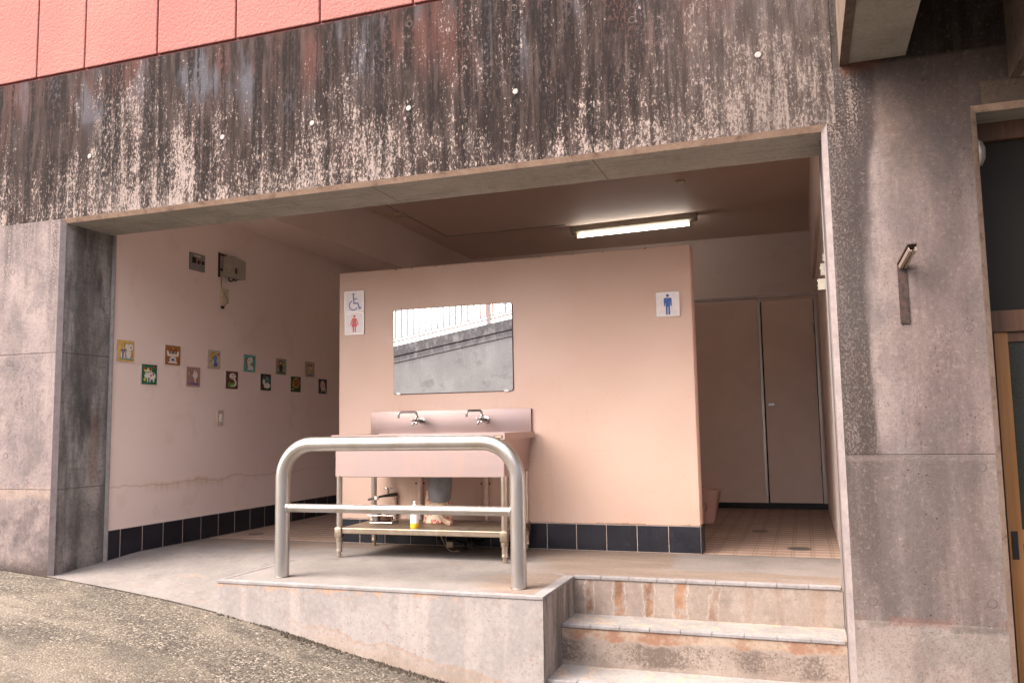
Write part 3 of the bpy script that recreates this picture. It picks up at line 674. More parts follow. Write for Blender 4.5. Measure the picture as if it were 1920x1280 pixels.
# raised platform with the landing
t = thing('concrete_platform', 'raised cement platform with pale stained front, carrying the curved steel rail', 'platform', ((PX0+PX1)/2, .3, 0))
m = MB()
m.quad((PX0, PY, -1.5), (PX1, PY, -1.5), (PX1, PY, -.0), (PX0, PY, -.0)); m.quad((PX1, PY, -1.5), (PX1, SY[0]+.3, -1.5), (PX1, SY[0]+.3, 0), (PX1, PY, 0)); m.quad((PX0, PY, -1.5), (PX0, PY, 0), (PX0, P, 0), (PX0, P, -1.5))
m.mat(1).quad((PX0, PY, 0), (PX1, PY, 0), (PX1, SY[0], 0), (XR, SY[0], 0), (XR2, SY[0], 0), (XR2, P, 0), (PX0, P, 0))
m.build('block', ['platform', 'paving'], t)
NW = .036
MB().rbox(PX0+.0, PX1+.004, PY-.004, PY+NW, -.014, .003, .003).build('nosing', 'nosing', t)
MB().rbox(PX1-NW-.02, PX1+.004, PY+NW+.001, SY[0]+.0, -.014, .003, .003).build('nosing', 'nosing', t)
MB().rbox(PX0-.002, PX0+.02, PY+NW+.001, .62, -.014, .003, .003).build('nosing', 'nosing', t)
t = thing('steps', 'flight of cement steps with rust streaked risers beside the right pillar', 'stairs', (.1, 0, -.4))
for i in range(4):
    zt, yf = SR[i], SY[i]
    zb = SR[i+1] if i < 3 else -.78
    MB().quad((PX1, yf, zb), (XR, yf, zb), (XR, yf, zt-.001), (PX1, yf, zt-.001)).build('riser', 'riser', t)
    if i: MB().quad((PX1, yf, zt), (XR, yf, zt), (XR, SY[i-1], zt), (PX1, SY[i-1], zt)).build('tread', 'tread', t)
    n0 = 0; x = PX1+.001
    while x < XR-.01:
        b = min(x+.15, XR); MB().rbox(x, b-.002, yf-.006, yf+NW+.004, zt-.013, zt+.004, .003).build('nosing', 'nosing', t); x += .15
# litter of black moss along the foot of the platform and pillar
m = MB(); rnd = random.Random(3)
def clump(x, y, z, s):
    n = 6; a0 = rnd.random()*6; top = (x+rnd.uniform(-.3, .3)*s, y-rnd.random()*.3*s, z+s*rnd.uniform(.4, 1.0))
    ring = [(x+s*math.cos(a0+k*math.tau/n)*rnd.uniform(.5, 1.1), y+s*.7*math.sin(a0+k*math.tau/n), z-.004) for k in range(n)]
    m.addv(ring+[top], [(k, (k+1) % n, n) for k in range(n)])
for i in range(1500):
    x = PX0+.02+(1.55)*rnd.random(); dens = .25+.75*(math.sin(x*9)*.5+.5)
    if rnd.random() > dens*(1 if x > -2.2 else .5): continue
    clump(x, PY-.004-abs(rnd.gauss(0, .010+.016*(x > -2))), gs(x)+.002, rnd.uniform(.004, .014))
for i in range(900):
    x = rnd.uniform(-4.8, XW-.0); clump(x, -.004-abs(rnd.gauss(0, .006)), gs(x)+.002, rnd.uniform(.002, .006))
for i in range(350):
    q = rnd.random(); x = XW+(PX0-XW)*q; clump(x, PY*q-.006-abs(rnd.gauss(0, .005)), gs(x)+.002, rnd.uniform(.0015, .004))
o = tag(m.build('moss', 'moss'), 'dry black moss along the foot of the platform and left pillar', 'moss'); o['kind'] = 'stuff'
tag(MB().addv([(-4.0, -.33, gs(-4)+.004), (-3.955, -.325, gs(-4)+.006), (-3.95, -.29, gs(-4)+.012), (-3.975, -.28, gs(-4)+.005), (-4.0, -.30, gs(-4)+.014)], [(0, 1, 2, 3, 4)]).build('paper_scrap', 'paper'), 'small pale scrap of paper lying on the street by the left pillar', 'litter')

# ------------------------------------------------------------ curved steel rail
t = thing('guard_rail', 'curved stainless steel guard rail standing on the platform in front of the sink', 'rail', (-1.45, .088, 0))
xa, xb, zt_, br, yr = -2.145, -.752, .731, .19, .088
pts = [(xa, yr, .0), (xa, yr, .25), (xa, yr, .45)]+arc((xa+br, zt_-br), br, 180, 90, 12, lambda a, b: (a, yr, b))+[(-1.45, yr, zt_)]+arc((xb-br, zt_-br), br, 90, 0, 12, lambda a, b: (a, yr, b))+[(xb, yr, .45), (xb, yr, .25), (xb, yr, 0)]
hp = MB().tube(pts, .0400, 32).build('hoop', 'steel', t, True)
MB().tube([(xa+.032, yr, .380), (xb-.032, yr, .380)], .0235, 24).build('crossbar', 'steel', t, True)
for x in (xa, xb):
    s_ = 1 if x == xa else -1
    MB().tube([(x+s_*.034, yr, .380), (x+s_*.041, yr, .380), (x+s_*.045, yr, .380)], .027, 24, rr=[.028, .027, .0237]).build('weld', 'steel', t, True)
    MB().lathe([(.043, .0005), (.0425, .004), (.0405, .007)], (x, yr, 0), 'z', 28).build('base_ring', 'cover', t, True)
sk = MB()
for a, b, c0, c1 in ((-1.470, -1.428, 16, 25), (-1.474, -1.4705, 14, 42)):
    for k in range(3):
        q0, q1 = R(c0+(c1-c0)*k/3), R(c0+(c1-c0)*(k+1)/3); rr0 = .0405
        sk.quad((a, yr-rr0*math.cos(q0), zt_+rr0*math.sin(q0)), (b, yr-rr0*math.cos(q0), zt_+rr0*math.sin(q0)), (b, yr-rr0*math.cos(q1), zt_+rr0*math.sin(q1)), (a, yr-rr0*math.cos(q1), zt_+rr0*math.sin(q1)))
sk.build('sticker', 'label', t)

# ------------------------------------------------------------ steel sink
SX, SYc = -1.655, 1.09
t = thing('sink', 'long stainless steel sink on legs with high splashback under the mirror', 'sink', (SX, SYc, 0))
fx0, fx1, fy0, fy1 = -2.245, -1.065, .768, 1.392
m = MB(); zr, zf = .773, .733
# rim: flat ring with turned-down fascia
ix0, ix1, iy0, iy1 = fx0+.05, fx1-.05, fy0+.05, fy1-.07
m.addv([(fx0, fy0, zr), (fx1, fy0, zr), (fx1, fy1, zr), (fx0, fy1, zr), (ix0, iy0, zr), (ix1, iy0, zr), (ix1, iy1, zr), (ix0, iy1, zr)], [(0, 1, 5, 4), (1, 2, 6, 5), (2, 3, 7, 6), (3, 0, 4, 7)])
m.addv([(ix0, iy0, zr), (ix1, iy0, zr), (ix1, iy1, zr), (ix0, iy1, zr), (ix0+.02, iy0+.02, .53), (ix1-.02, iy0+.02, .53), (ix1-.02, iy1-.02, .53), (ix0+.02, iy1-.02, .53)], [(0, 1, 5, 4), (1, 2, 6, 5), (2, 3, 7, 6), (3, 0, 4, 7), (4, 5, 6, 7)])
for (a, b) in (((fx0, fy0), (fx1, fy0)), ((fx1, fy0), (fx1, fy1)), ((fx0, fy1), (fx0, fy0))): m.quad((a[0], a[1], zf), (b[0], b[1], zf), (b[0], b[1], zr), (a[0], a[1], zr))
m.build('rim', 'sink', t)
m = MB(); a0, a1, b0, b1 = fx0+.022, fx1-.010, fy0+.014, fy1-.02
m.addv([(a0, b0, zf+.03), (a1, b0, zf+.03), (a1-.008, b1, zf+.03), (a0, b1, zf+.03), (a0, b0, .505), (a1, b0, .505), (a1-.03, b1, .52), (a0, b1, .52)], [(0, 1, 5, 4), (1, 2, 6, 5), (2, 3, 7, 6), (3, 0, 4, 7), (7, 6, 5, 4)])
m.build('basin', 'sink', t, bevel=.004)
MB().rbox(-2.292, -1.088, fy1+.002, P-.001, .745, .930, .004).build('splashback', 'sink', t, True)
MB().box(-1.088, -1.0865, fy1+.006, P-.003, .75, .926).build('splashback_end_cap', 'mirror_back', t)
MB().rbox(-1.135, -1.078, fy0-.002, fy0+.0, .742, .758, .0005).mat(1).box(-1.128, -1.085, fy0-.003, fy0-.0021, .746, .754).build('nameplate', ['black', 'cream'], t)
def sink_leg(x, y):
    l = MB().tube([(x, y, .055), (x, y, .515)], .0190, 18).build('leg', 'steelv', t, True)
    MB().lathe([(.013, 0), (.014, .004), (.012, .03), (.020, .034), (.0205, .044), (.017, .056)], (x, y, 0), 'z', 18).build('foot', 'steelv', l, True)
    MB().rbox(x-.024, x+.024, y-.024, y+.024, .125, .190, .006).mat(0).lathe([(.0235, .1), (.0235, .125)], (x, y, 0), 'z', 18).build('clamp', 'shelf', l, True)
for x, y in ((-2.200, .795), (-1.085, .795), (-2.225, 1.318), (-1.118, 1.335)): sink_leg(x, y)
m = MB().rbox(-2.196, -1.088, .785, 1.335, .150, .186, .004); m.mat(1)
for i in range(11):
    for j in range(5):
        x = -2.12+i*.098+(j % 2)*.0; y = .86+j*.1; m.quad((x, y, .1868), (x+.012, y+.045, .1868), (x+.016, y+.045, .1868), (x+.004, y, .1868))
m.build('shelf', ['shelf', 'dark'], t)
# drain cup and hose
dx, dy = -1.617, 1.06
g = MB().lathe([(.082, .512), (.082, .46), (.080, .42), (.070, .345), (.055, .330), (.0, .330)], (dx, dy, 0), 'z', 28).build('drain_cup', 'gray', t, True)
MB().lathe([(.034, .332), (.034, .306), (.030, .300)], (dx+.01, dy, 0), 'z', 20).build('drain_nut', 'cream', g, True)
m = MB(); pts = []; rr = []
for i in range(61):
    q = i/60; pts.append((dx+.01+.085*q*q, dy-.01-.03*q, .302-.105*q-.02*math.sin(q*3.1))); rr.append(.017+(.0025 if i % 2 else 0))
m.tube(pts, .017, 14, rr=rr).build('drain_hose', 'hose', t, True)
t.rotation_euler = (0, 0, R(.8))

# taps on the splashback
def make_tap(x, ang, ln):
    t = thing('tap', '', 'tap', (x, P-.035, .858), 'taps on the splashback')
    o = off_of(t); X, Y, Z = o; ym = Y-.085
    MB().tube([(X, P-.032, Z), (X, P-.037, Z), (X, ym+.02, Z+.006), (X, ym, Z+.008)], .012, 16, rr=[.024, .013, .0135, .016]).build('body', 'chrome', t, True)
    # cross handle facing the basin
    h = MB()
    h.tube([(X, ym+.01, Z+.006), (X-.005, ym-.028, Z-.004)], .010, 12)
    for k in range(4):
        a = R(45+90*k+12); h.tube([(X-.005, ym-.022, Z-.004), (X-.005+.020*math.cos(a), ym-.024, Z-.004+.020*math.sin(a))], .0065, 10)
        h.lathe([(0, -.008), (.0065, -.006), (.008, 0), (.0065, .006), (0, .008)], (X-.005+.021*math.cos(a), ym-.024, Z-.004+.021*math.sin(a)), 'y', 10)
    h.build('handle', 'chrome', t, True)
    dxn, dyn = math.cos(ang), math.sin(ang)
    s = MB(); pts = [(X, ym+.004, Z+.01), (X, ym+.004, Z+.030), (X, ym+.004, Z+.048)]
    for k in range(1, 6): q = R(18*k); pts.append((X+dxn*.014*(1-math.cos(q)), ym+.004+dyn*.014*(1-math.cos(q)), Z+.048+.014*math.sin(q)))
    pts.append((X+dxn*(ln-.02), ym+.004+dyn*(ln-.02), Z+.062))
    for k in range(1, 6): q = R(18*k); pts.append((X+dxn*(ln-.02+.02*math.sin(q)), ym+.004+dyn*(ln-.02+.02*math.sin(q)), Z+.062-.02*(1-math.cos(q))))
    pts.append((pts[-1][0], pts[-1][1], Z+.020))
    s.tube(pts, .0075, 12).build('spout', 'chrome', t, True)
    MB().lathe([(.0125, .0), (.0125, .012), (.010, .016)], (X, ym+.004, Z+.022), 'z', 14).build('swivel_nut', 'chrome', t, True)
    return t
a = make_tap(-1.895, R(205), .125); a['label'] = 'left tap on the splashback, long spout swung to the left'
a = make_tap(-1.412, R(218), .105); a['label'] = 'right tap on the splashback, spout foreshortened towards the viewer'

# mirror
t = thing('mirror', 'rectangular wall mirror with rusty edges above the sink', 'mirror', (-1.67, P, 1.05))
def rrect(x0, x1, z0, z1, r, n=5):
    pts = []
    for cx, cz, a in ((x1-r, z0+r, -90), (x1-r, z1-r, 0), (x0+r, z1-r, 90), (x0+r, z0+r, 180)):
        pts += [(cx+r*math.cos(R(a+90*k/n)), cz+r*math.sin(R(a+90*k/n))) for k in range(n+1)]
    return pts
MB().prism(rrect(-2.129, -1.217, 1.048, 1.659, .018), 'y', P-.004, P-.0005).build('backing', 'mirror_back', t)
MB().prism(rrect(-2.125, -1.222, 1.053, 1.656, .016), 'y', P-.0085, P-.0042).build('glass', 'mirror', t)
for x, z in ((-2.09, 1.053), (-1.27, 1.053), (-2.09, 1.656), (-1.27, 1.656)):
    MB().rbox(x-.017, x+.017, P-.011, P-.001, z-.008, z+.008, .002).build('clip', 'white', t)

# ------------------------------------------------------------ flat pictures helper
class Pic:
    """flat coloured shapes on a plate; fr maps (u, v, w) to the world, w away from the wall"""
    def __init__(s, fr): s.m = MB(); s.fr = fr; s.mats = []; s.w = .0003
    def c(s, rgb):
        key = 'glaze_%02d_%02d_%02d' % tuple(int(v*99) for v in rgb)
        if key not in MA: MA[key] = mat_plain(key, rgb, .3, var=.08, sc=80)
        if key not in s.mats: s.mats.append(key)
        s.m.k = s.mats.index(key); s.w += .00012; return s
    def poly(s, pts): s.w += .00003; s.m.quad(*[s.fr(u, v, s.w) for u, v in pts]); return s
    def ell(s, cu, cv, a, b, n=18, rot=0):
        cr, sr = math.cos(R(rot)), math.sin(R(rot))
        return s.poly([(cu+a*math.cos(t)*cr-b*math.sin(t)*sr, cv+a*math.cos(t)*sr+b*math.sin(t)*cr) for t in [math.tau*k/n for k in range(n)]])
    def line(s, pts, wd):
        for (a, b), (c_, d) in zip(pts, pts[1:]):
            L = math.hypot(c_-a, d-b) or 1; nx, ny = -(d-b)/L*wd/2, (c_-a)/L*wd/2
            s.poly([(a+nx, b+ny), (a-nx, b-ny), (c_-nx, d-ny), (c_+nx, d+ny)])
            s.ell(c_, d, wd/2, wd/2, 8)
        s.ell(*pts[0], wd/2, wd/2, 8); return s
    def build(s, name, parent): return s.m.build(name, s.mats, parent)

# signs on the partition
def sign(x0, x1, z0, z1, label, draw, name='sign'):
    t = thing('sign', label, 'sign', ((x0+x1)/2, P, z0))
    MB().rbox(x0, x1, P-.009, P-.0005, z0, z1, .002).build('plate', 'plate', t)
    S = (z1-z0)
    m = MB(); e = .0025
    for a, b, c_, d in ((x0, x1, z0-.001, z0+e), (x0, x1, z1-e, z1+.001), (x0-.001, x0+e, z0+e, z1-e), (x1-e, x1+.001, z0+e, z1-e)): m.box(a, b, P-.0105, P-.001, c_, d)
    m.build('frame', 'alu', t)
    pc = Pic(lambda u, v, w: (x0+(x1-x0)/2+u*S, P-.0092-w, z0+v*S)); draw(pc); pc.build('pictogram', t)
def wheelchair(p):
    p.c((.035, .05, .27)); p.ell(-.04, .86, .052, .052); p.line([(-.04, .78), (-.01, .42), (.19, .42), (.29, .17), (.36, .20)], .062)
    p.line([(-.03, .62), (.15, .62)], .05)
    p.line([(-.03+.225*math.cos(R(a)), .33+.225*math.sin(R(a))) for a in range(115, 340, 15)], .05)
def woman(p):
    p.c((.55, .012, .010)); p.ell(0, .86, .062, .062)
    p.poly([(-.075, .76), (.075, .76), (.15, .36), (-.15, .36)]); p.line([(-.10, .73), (-.20, .45)], .048); p.line([(.10, .73), (.20, .45)], .048)
    p.line([(-.05, .38), (-.05, .12)], .062); p.line([(.05, .38), (.05, .12)], .062); p.line([(-.07, .745), (.07, .745)], .05)
def man(p):
    p.c((.015, .08, .33)); p.ell(0, .86, .062, .062)
    p.poly([(-.14, .74), (.14, .74), (.09, .40), (-.09, .40)]); p.line([(-.14, .72), (-.14, .44)], .046); p.line([(.14, .72), (.14, .44)], .046); p.line([(-.12, .735), (.12, .735)], .06)
    p.line([(-.05, .44), (-.05, .10)], .072); p.line([(.05, .44), (.05, .10)], .072)
sign(-2.527, -2.370, 1.664, 1.820, 'square white sign with a blue wheelchair symbol, upper left of partition', wheelchair)
sign(-2.524, -2.369, 1.500, 1.656, 'square white sign with a red woman figure below the wheelchair sign', woman)
sign(-.228, -.078, 1.499, 1.657, 'square white sign with a blue man figure near the right partition edge', man)

# painted picture tiles on the left wall
W_, K_, Wt, Y_, Rd, Gn, Bl = (.70, .62, .54), (.03, .02, .02), (.74, .68, .60), (.75, .52, .08), (.32, .05, .04), (.08, .35, .15), (.04, .08, .35)
def scrib(p, us, v0, v1, rgb=K_):
    p.c(rgb); q = random.Random(int(us[0]*1000))
    for u in us:
        v = v1
        while v > v0: p.line([(u-.02, v), (u+.02+q.uniform(-.01, .01), v-.01)], .010); p.line([(u, v+.01), (u+q.uniform(-.015, .015), v-.035)], .010); v -= .075
def heart(p, u, v, s, rgb): p.c(rgb); p.ell(u-s*.4, v, s*.5, s*.5); p.ell(u+s*.4, v, s*.5, s*.5); p.poly([(u-s*.85, v-.1*s), (u+s*.85, v-.1*s), (u, v-s*1.2)])
def mouse(p):
    scrib(p, (.18, .28, .38), .70, .92); p.c(K_); p.ell(.55, .72, .17, .17); p.ell(.78, .70, .20, .20); p.ell(.65, .36, .19, .28)
    p.c(W_); p.ell(.55, .72, .15, .15); p.ell(.78, .70, .18, .18); p.ell(.66, .60, .14, .14); p.ell(.65, .36, .17, .26); p.c((.30, .16, .13)); p.ell(.79, .68, .05, .05)
    p.c(W_); p.poly([(.14, .14), (.46, .14), (.46, .42), (.16, .42)]); p.c(Bl); p.poly([(.24, .14), (.33, .14), (.33, .45), (.24, .45)]); p.ell(.22, .52, .07, .05); p.ell(.37, .52, .07, .05); p.line([(.46, .2), (.46, .42)], .04)
    p.c((.15, .5, .48)); p.line([(.15, .12), (.9, .10)], .05); p.c(K_); p.line([(.86, .2), (.93, .3), (.88, .4), (.95, .45)], .012); p.line([(.04, .09), (.96, .07)], .012)
def cow(p):
    p.c(Wt); p.ell(.70, .42, .24, .20); [p.line([(u, .32), (u, .12)], .08) for u in (.38, .55, .80)]; p.ell(.38, .60, .17, .17); p.ell(.34, .42, .20, .13)
    p.c(K_); p.ell(.32, .62, .035, .06); p.ell(.45, .62, .035, .06); p.c(Rd); p.ell(.18, .82, .06, .10, rot=20); p.ell(.62, .82, .06, .10, rot=-20); p.ell(.76, .52, .06, .07); p.ell(.82, .90, .07, .07)
    p.c(Y_); p.ell(.17, .70, .06, .06); p.ell(.60, .68, .06, .06); p.ell(.40, .80, .08, .05); p.ell(.17, .22, .08, .08); p.c(Bl); p.ell(.60, .45, .05, .06); p.c(K_); p.line([(.72, .75), (.92, .66)], .02)
def tiger(p):
    p.c(Wt); p.ell(.16, .58, .08, .17, rot=15); p.ell(.84, .58, .08, .17, rot=-15); p.c((.26, .09, .03)); p.ell(.5, .66, .28, .22)
    p.c(Wt); p.ell(.38, .50, .16, .08); p.ell(.62, .50, .16, .08); p.ell(.5, .24, .24, .19); p.ell(.3, .10, .11, .05); p.ell(.7, .10, .11, .05)
    p.c((.2, .5, .5)); p.ell(.38, .66, .04, .05); p.ell(.62, .66, .04, .05); p.ell(.5, .56, .05, .03); p.c(Bl); p.poly([(.40, .32), (.60, .32), (.60, .18), (.40, .18)])
    p.c(Y_); p.ell(.5, .88, .06, .03); p.c(Rd); p.ell(.84, .18, .06, .06); p.c(K_); p.line([(.36, .26), (.36, .1)], .014); p.line([(.64, .26), (.64, .1)], .014)
def rabbit(p):
    scrib(p, (.28, .40), .50, .85, (.16, .08, .07)); p.c(Wt); p.ell(.56, .80, .03, .09); p.ell(.68, .80, .03, .09); p.ell(.62, .58, .19, .16); p.c((.36, .07, .05)); p.ell(.64, .26, .17, .09); p.c(Wt); p.ell(.62, .34, .06, .10); p.line([(.55, .22), (.72, .20)], .04)
    p.c(K_); p.ell(.56, .60, .012, .02); p.ell(.68, .60, .012, .02); p.line([(.58, .51), (.66, .51)], .012); p.c(Bl); p.line([(.28, .12), (.86, .12)], .07); p.ell(.14, .13, .04, .03); p.c(Y_); p.ell(.14, .68, .05, .05); p.ell(.76, .72, .04, .04); p.c((.4, .06, .04)); p.line([(.82, .34), (.88, .46)], .03)
def dragon(p):
    p.c((.40, .20, .06)); p.ell(.42, .72, .26, .20); p.c(Y_); [p.line([(.22+.1*k, .64), (.30+.1*k, .84)], .045) for k in range(4)]; p.ell(.12, .58, .05, .05); p.ell(.84, .58, .05, .05); p.ell(.22, .22, .06, .08)
    p.c((.16, .22, .42)); p.ell(.58, .56, .18, .20); p.c((.06, .12, .34)); p.ell(.62, .26, .16, .16); p.c(W_); p.ell(.40, .32, .08, .12); p.ell(.74, .38, .06, .05); heart(p, .84, .82, .10, Rd)
    p.c(K_); p.line([(.12, .38), (.22, .42), (.30, .30), (.42, .18)], .02); p.line([(.5, .12), (.72, .14)], .03)
def snake(p):
    p.c(Wt); p.ell(.55, .74, .29, .18); p.line([(.62, .60), (.76, .50), (.84, .36), (.80, .20), (.66, .14), (.40, .14)], .13); p.c(K_); p.ell(.54, .78, .03, .055); p.ell(.68, .78, .03, .055); p.line([(.42, .66), (.52, .62), (.66, .64)], .018); p.c(Y_); p.ell(.60, .90, .08, .02)
    p.c((.13, .38, .07)); [p.line([(.18+.09*k, .12), (.22+.09*k, .32)], .06) for k in range(6)]; p.c((.05, .06, .14)); p.ell(.26, .90, .05, .04)
def horse(p):
    p.c((.30, .08, .04)); p.line([(.24, .82), (.16, .66), (.20, .46), (.26, .28)], .12); p.ell(.84, .42, .07, .15, rot=-20); p.c(Wt); p.ell(.50, .68, .27, .19, rot=25); p.ell(.40, .46, .13, .20); p.ell(.56, .24, .24, .14); [p.line([(u, .2), (u, .07)], .07) for u in (.36, .5, .64, .76)]
    p.c(K_); p.ell(.42, .70, .03, .05); [p.ell(u, .04, .04, .02) for u in (.36, .5, .64, .76)]; p.c((.16, .48, .46)); p.line([(.36, .40), (.60, .38)], .03); heart(p, .86, .84, .10, (.24, .03, .05))
def sheep(p):
    p.c(Wt); p.ell(.64, .28, .30, .18); p.ell(.30, .52, .14, .18); p.line([(.36, .40), (.40, .20)], .16); p.c((.22, .55, .50)); p.line([(.66+(.05+.022*k/2)*math.cos(k*.62), .62+(.05+.026*k/2)*math.sin(k*.62)) for k in range(16)], .05)
    p.c(Y_); p.ell(.26, .80, .03, .03); p.ell(.38, .88, .03, .03); p.c(Rd); p.ell(.16, .18, .06, .07); p.c(K_); p.ell(.26, .56, .015, .03)
def monkey(p):
    p.c((.12, .05, .04)); p.ell(.42, .76, .20, .16); p.c((.55, .36, .24)); p.ell(.42, .72, .12, .10); p.c((.025, .02, .03)); p.ell(.46, .40, .18, .26); p.c((.30, .06, .04)); p.ell(.24, .52, .08, .10); p.c((.12, .34, .22)); p.ell(.78, .82, .12, .10); p.ell(.84, .50, .12, .16); p.c((.50, .36, .12)); p.ell(.78, .66, .11, .08)
    p.c((.04, .16, .08)); p.poly([(.1, .04), (.9, .04), (.86, .16), (.5, .2), (.14, .14)]); p.c((.35, .5, .35)); p.ell(.78, .24, .10, .06); p.ell(.24, .24, .06, .04)
def rooster(p):
    p.c((.55, .40, .06)); p.ell(.52, .60, .38, .34, rot=30); p.c((.26, .08, .02)); p.ell(.54, .60, .32, .28, rot=30); p.c((.55, .40, .06)); p.ell(.22, .40, .10, .07); p.ell(.20, .16, .11, .06); p.c((.10, .14, .05)); p.line([(.5, .26), (.5, .12)], .03); p.line([(.62, .26), (.62, .12)], .03)
def dog(p):
    p.c(K_); p.ell(.38, .76, .12, .09); p.ell(.62, .76, .10, .09); p.c((.55, .38, .10)); p.ell(.45, .60, .20, .16); p.ell(.44, .32, .10, .12); p.ell(.38, .20, .16, .07); p.c(W_); p.ell(.60, .60, .06, .10); p.c((.05, .12, .28)); p.ell(.5, .12, .30, .05); p.c(Rd); p.ell(.14, .84, .03, .04); p.ell(.86, .42, .04, .05); p.c(K_); p.ell(.92, .10, .04, .02); scrib(p, (.88,), .55, .80)
def boar(p):
    p.c((.42, .16, .12)); p.ell(.46, .58, .33, .36); p.c((.62, .50, .42)); p.ell(.48, .58, .29, .34); p.ell(.58, .34, .28, .18); p.line([(.36, .26), (.34, .10)], .09); p.line([(.80, .26), (.84, .08)], .09); p.c((.40, .24, .18)); p.line([(.5, .5), (.6, .46), (.7, .48)], .02); p.ell(.58, .56, .02, .03)
pics = [(.463, .618, 1.441, 1.293, (.62, .42, .12), mouse, 'yellow picture tile of a white mouse with a gift, leftmost of the upper row'),
 (.687, .841, 1.290, 1.146, (.015, .13, .07), cow, 'dark green picture tile of a white cow'),
 (.911, 1.076, 1.443, 1.298, (.30, .12, .03), tiger, 'brown picture tile of a tiger with white paws'),
 (1.139, 1.297, 1.298, 1.148, (.36, .22, .20), rabbit, 'dusty pink picture tile of a small white rabbit'),
 (1.375, 1.531, 1.445, 1.297, (.46, .40, .30), dragon, 'cream picture tile of a blue and yellow striped dragon'),
 (1.596, 1.755, 1.292, 1.148, (.10, .03, .02), snake, 'dark brown picture tile of a smiling white snake over green grass'),
 (1.824, 1.985, 1.442, 1.296, (.10, .38, .34), horse, 'turquoise picture tile of a white horse with a brown mane'),
 (2.052, 2.207, 1.294, 1.149, (.012, .015, .025), sheep, 'black picture tile of a white sheep with a turquoise spiral horn'),
 (2.272, 2.436, 1.442, 1.296, (.34, .26, .20), monkey, 'pale picture tile of a dark monkey among green leaves'),
 (2.502, 2.667, 1.294, 1.150, (.02, .06, .03), rooster, 'dark green picture tile of a round brown and yellow bird'),
 (2.733, 2.897, 1.444, 1.298, (.40, .30, .22), dog, 'beige picture tile of a yellow dog with black ears'),
 (2.963, 3.116, 1.292, 1.148, (.010, .012, .022), boar, 'black picture tile of a pale pink boar, nearest the partition')]
for y0, y1, z1, z0, bgc, fn, lb in pics:
    t = thing('picture_tile', lb, 'picture tile', (XW, (y0+y1)/2, z0), 'painted animal tiles on the left wall')
    base = Pic(lambda u, v, w: (0, 0, 0)); base.c(bgc)
    m = MB().rbox(XW+.0006, XW+.009, y0+.002, y1-.002, z0+.001, z1-.001, .0015); m.mat(1).quad((XW+.0093, y0+.004, z0+.003), (XW+.0093, y1-.004, z0+.003), (XW+.0093, y1-.004, z1-.003), (XW+.0093, y0+.004, z1-.003))
    m.build('tile', ['grout', base.mats[0]], t)
    rr_ = random.Random(int(y0*100))
    p = Pic(lambda u, v, w, y0=y0, y1=y1, z0=z0, z1=z1: (XW+.0094+w, y0+.008+u*(y1-y0-.016), z0+.006+v*(z1-z0-.012))); fn(p); p.build('painting', t)

# fittings on the left wall
t = thing('light_switch', 'beige light switch on the left wall below the picture tiles', 'switch', (XW, 1.54, .855))
MB().rbox(XW+.0005, XW+.010, 1.504, 1.580, .853, .973, .003).build('plate', 'beige', t); MB().rbox(XW+.0102, XW+.015, 1.527, 1.558, .885, .945, .003).build('rocker', 'white', t)
t = thing('control_panel', 'grey metal switch plate with a red lamp high on the left wall', 'control panel', (XW, 1.24, 2.05))
MB().rbox(XW+.0005, XW+.008, 1.155, 1.328, 2.040, 2.175, .002).build('plate', 'greyplate', t)
MB().rbox(XW+.0082, XW+.011, 1.180, 1.222, 2.095, 2.140, .001).build('grille', 'dark', t)
MB().lathe([(.016, .008), (.014, .016), (0, .018)], (XW, 1.255, 2.110), 'x', 16).build('warning_lamp', mat_plain('dull_red_lens', (.16, .012, .008), .3), t, True)
MB().lathe([(.015, .008), (.015, .012), (.008, .013), (.008, .02), (0, .021)], (XW, 1.302, 2.110), 'x', 16).build('button', 'black', t, True)
MB().rbox(XW+.0082, XW+.0095, 1.205, 1.275, 2.148, 2.160, .0005).build('label_strip', 'cream', t)
t = thing('metal_box', 'grey metal box on a bracket high on the left wall, hanging over its cable', 'box', (XW, 1.6, 2.05))
m = MB(); m.prism([(1.515, 2.205), (1.58, 2.205), (1.70, 2.185), (1.70, 2.035), (1.515, 2.035)], 'x', XW+.028, XW+.11); m.build('case', 'greybox', t, bevel=.003)
m = MB().rbox(XW+.111, XW+.113, 1.560, 1.586, 2.065, 2.110, .0005).build('slot', 'rust', t)
m = MB().rbox(XW+.0005, XW+.006, 1.490, 1.512, 2.035, 2.235, .001); m.box(XW+.006, XW+.03, 1.492, 1.60, 2.212, 2.222); m.box(XW+.006, XW+.03, 1.500, 1.56, 2.09, 2.10); m.build('bracket', 'rust', t)
m = MB().tube([(XW+.05, 1.56, 2.036), (XW+.05, 1.57, 2.010), (XW+.045, 1.60, 2.012), (XW+.05, 1.63, 2.034)], .006, 8); m.tube([(XW+.06, 1.60, 2.036), (XW+.06, 1.63, 2.018), (XW+.06, 1.66, 2.036)], .005, 8); m.build('cable_loop', 'black', t, True)
t = thing('socket_box', 'small cream socket box with a dangling cord below the grey metal box', 'socket', (XW, 1.56, 1.83))
MB().rbox(XW+.0005, XW+.026, 1.515, 1.600, 1.832, 1.940, .004).build('housing', 'cream', t)
MB().tube([(XW+.012, 1.520, 2.034), (XW+.012, 1.518, 1.98), (XW+.014, 1.530, 1.938), (XW+.032, 1.545, 1.90), (XW+.034, 1.575, 1.85), (XW+.032, 1.580, 1.835), (XW+.022, 1.560, 1.818), (XW+.020, 1.545, 1.800)], .0035, 8).build('cord', 'greybox', t, True)
MB().rbox(XW+.010, XW+.026, 1.520, 1.548, 1.782, 1.806, .004).build('plug', 'black', t)

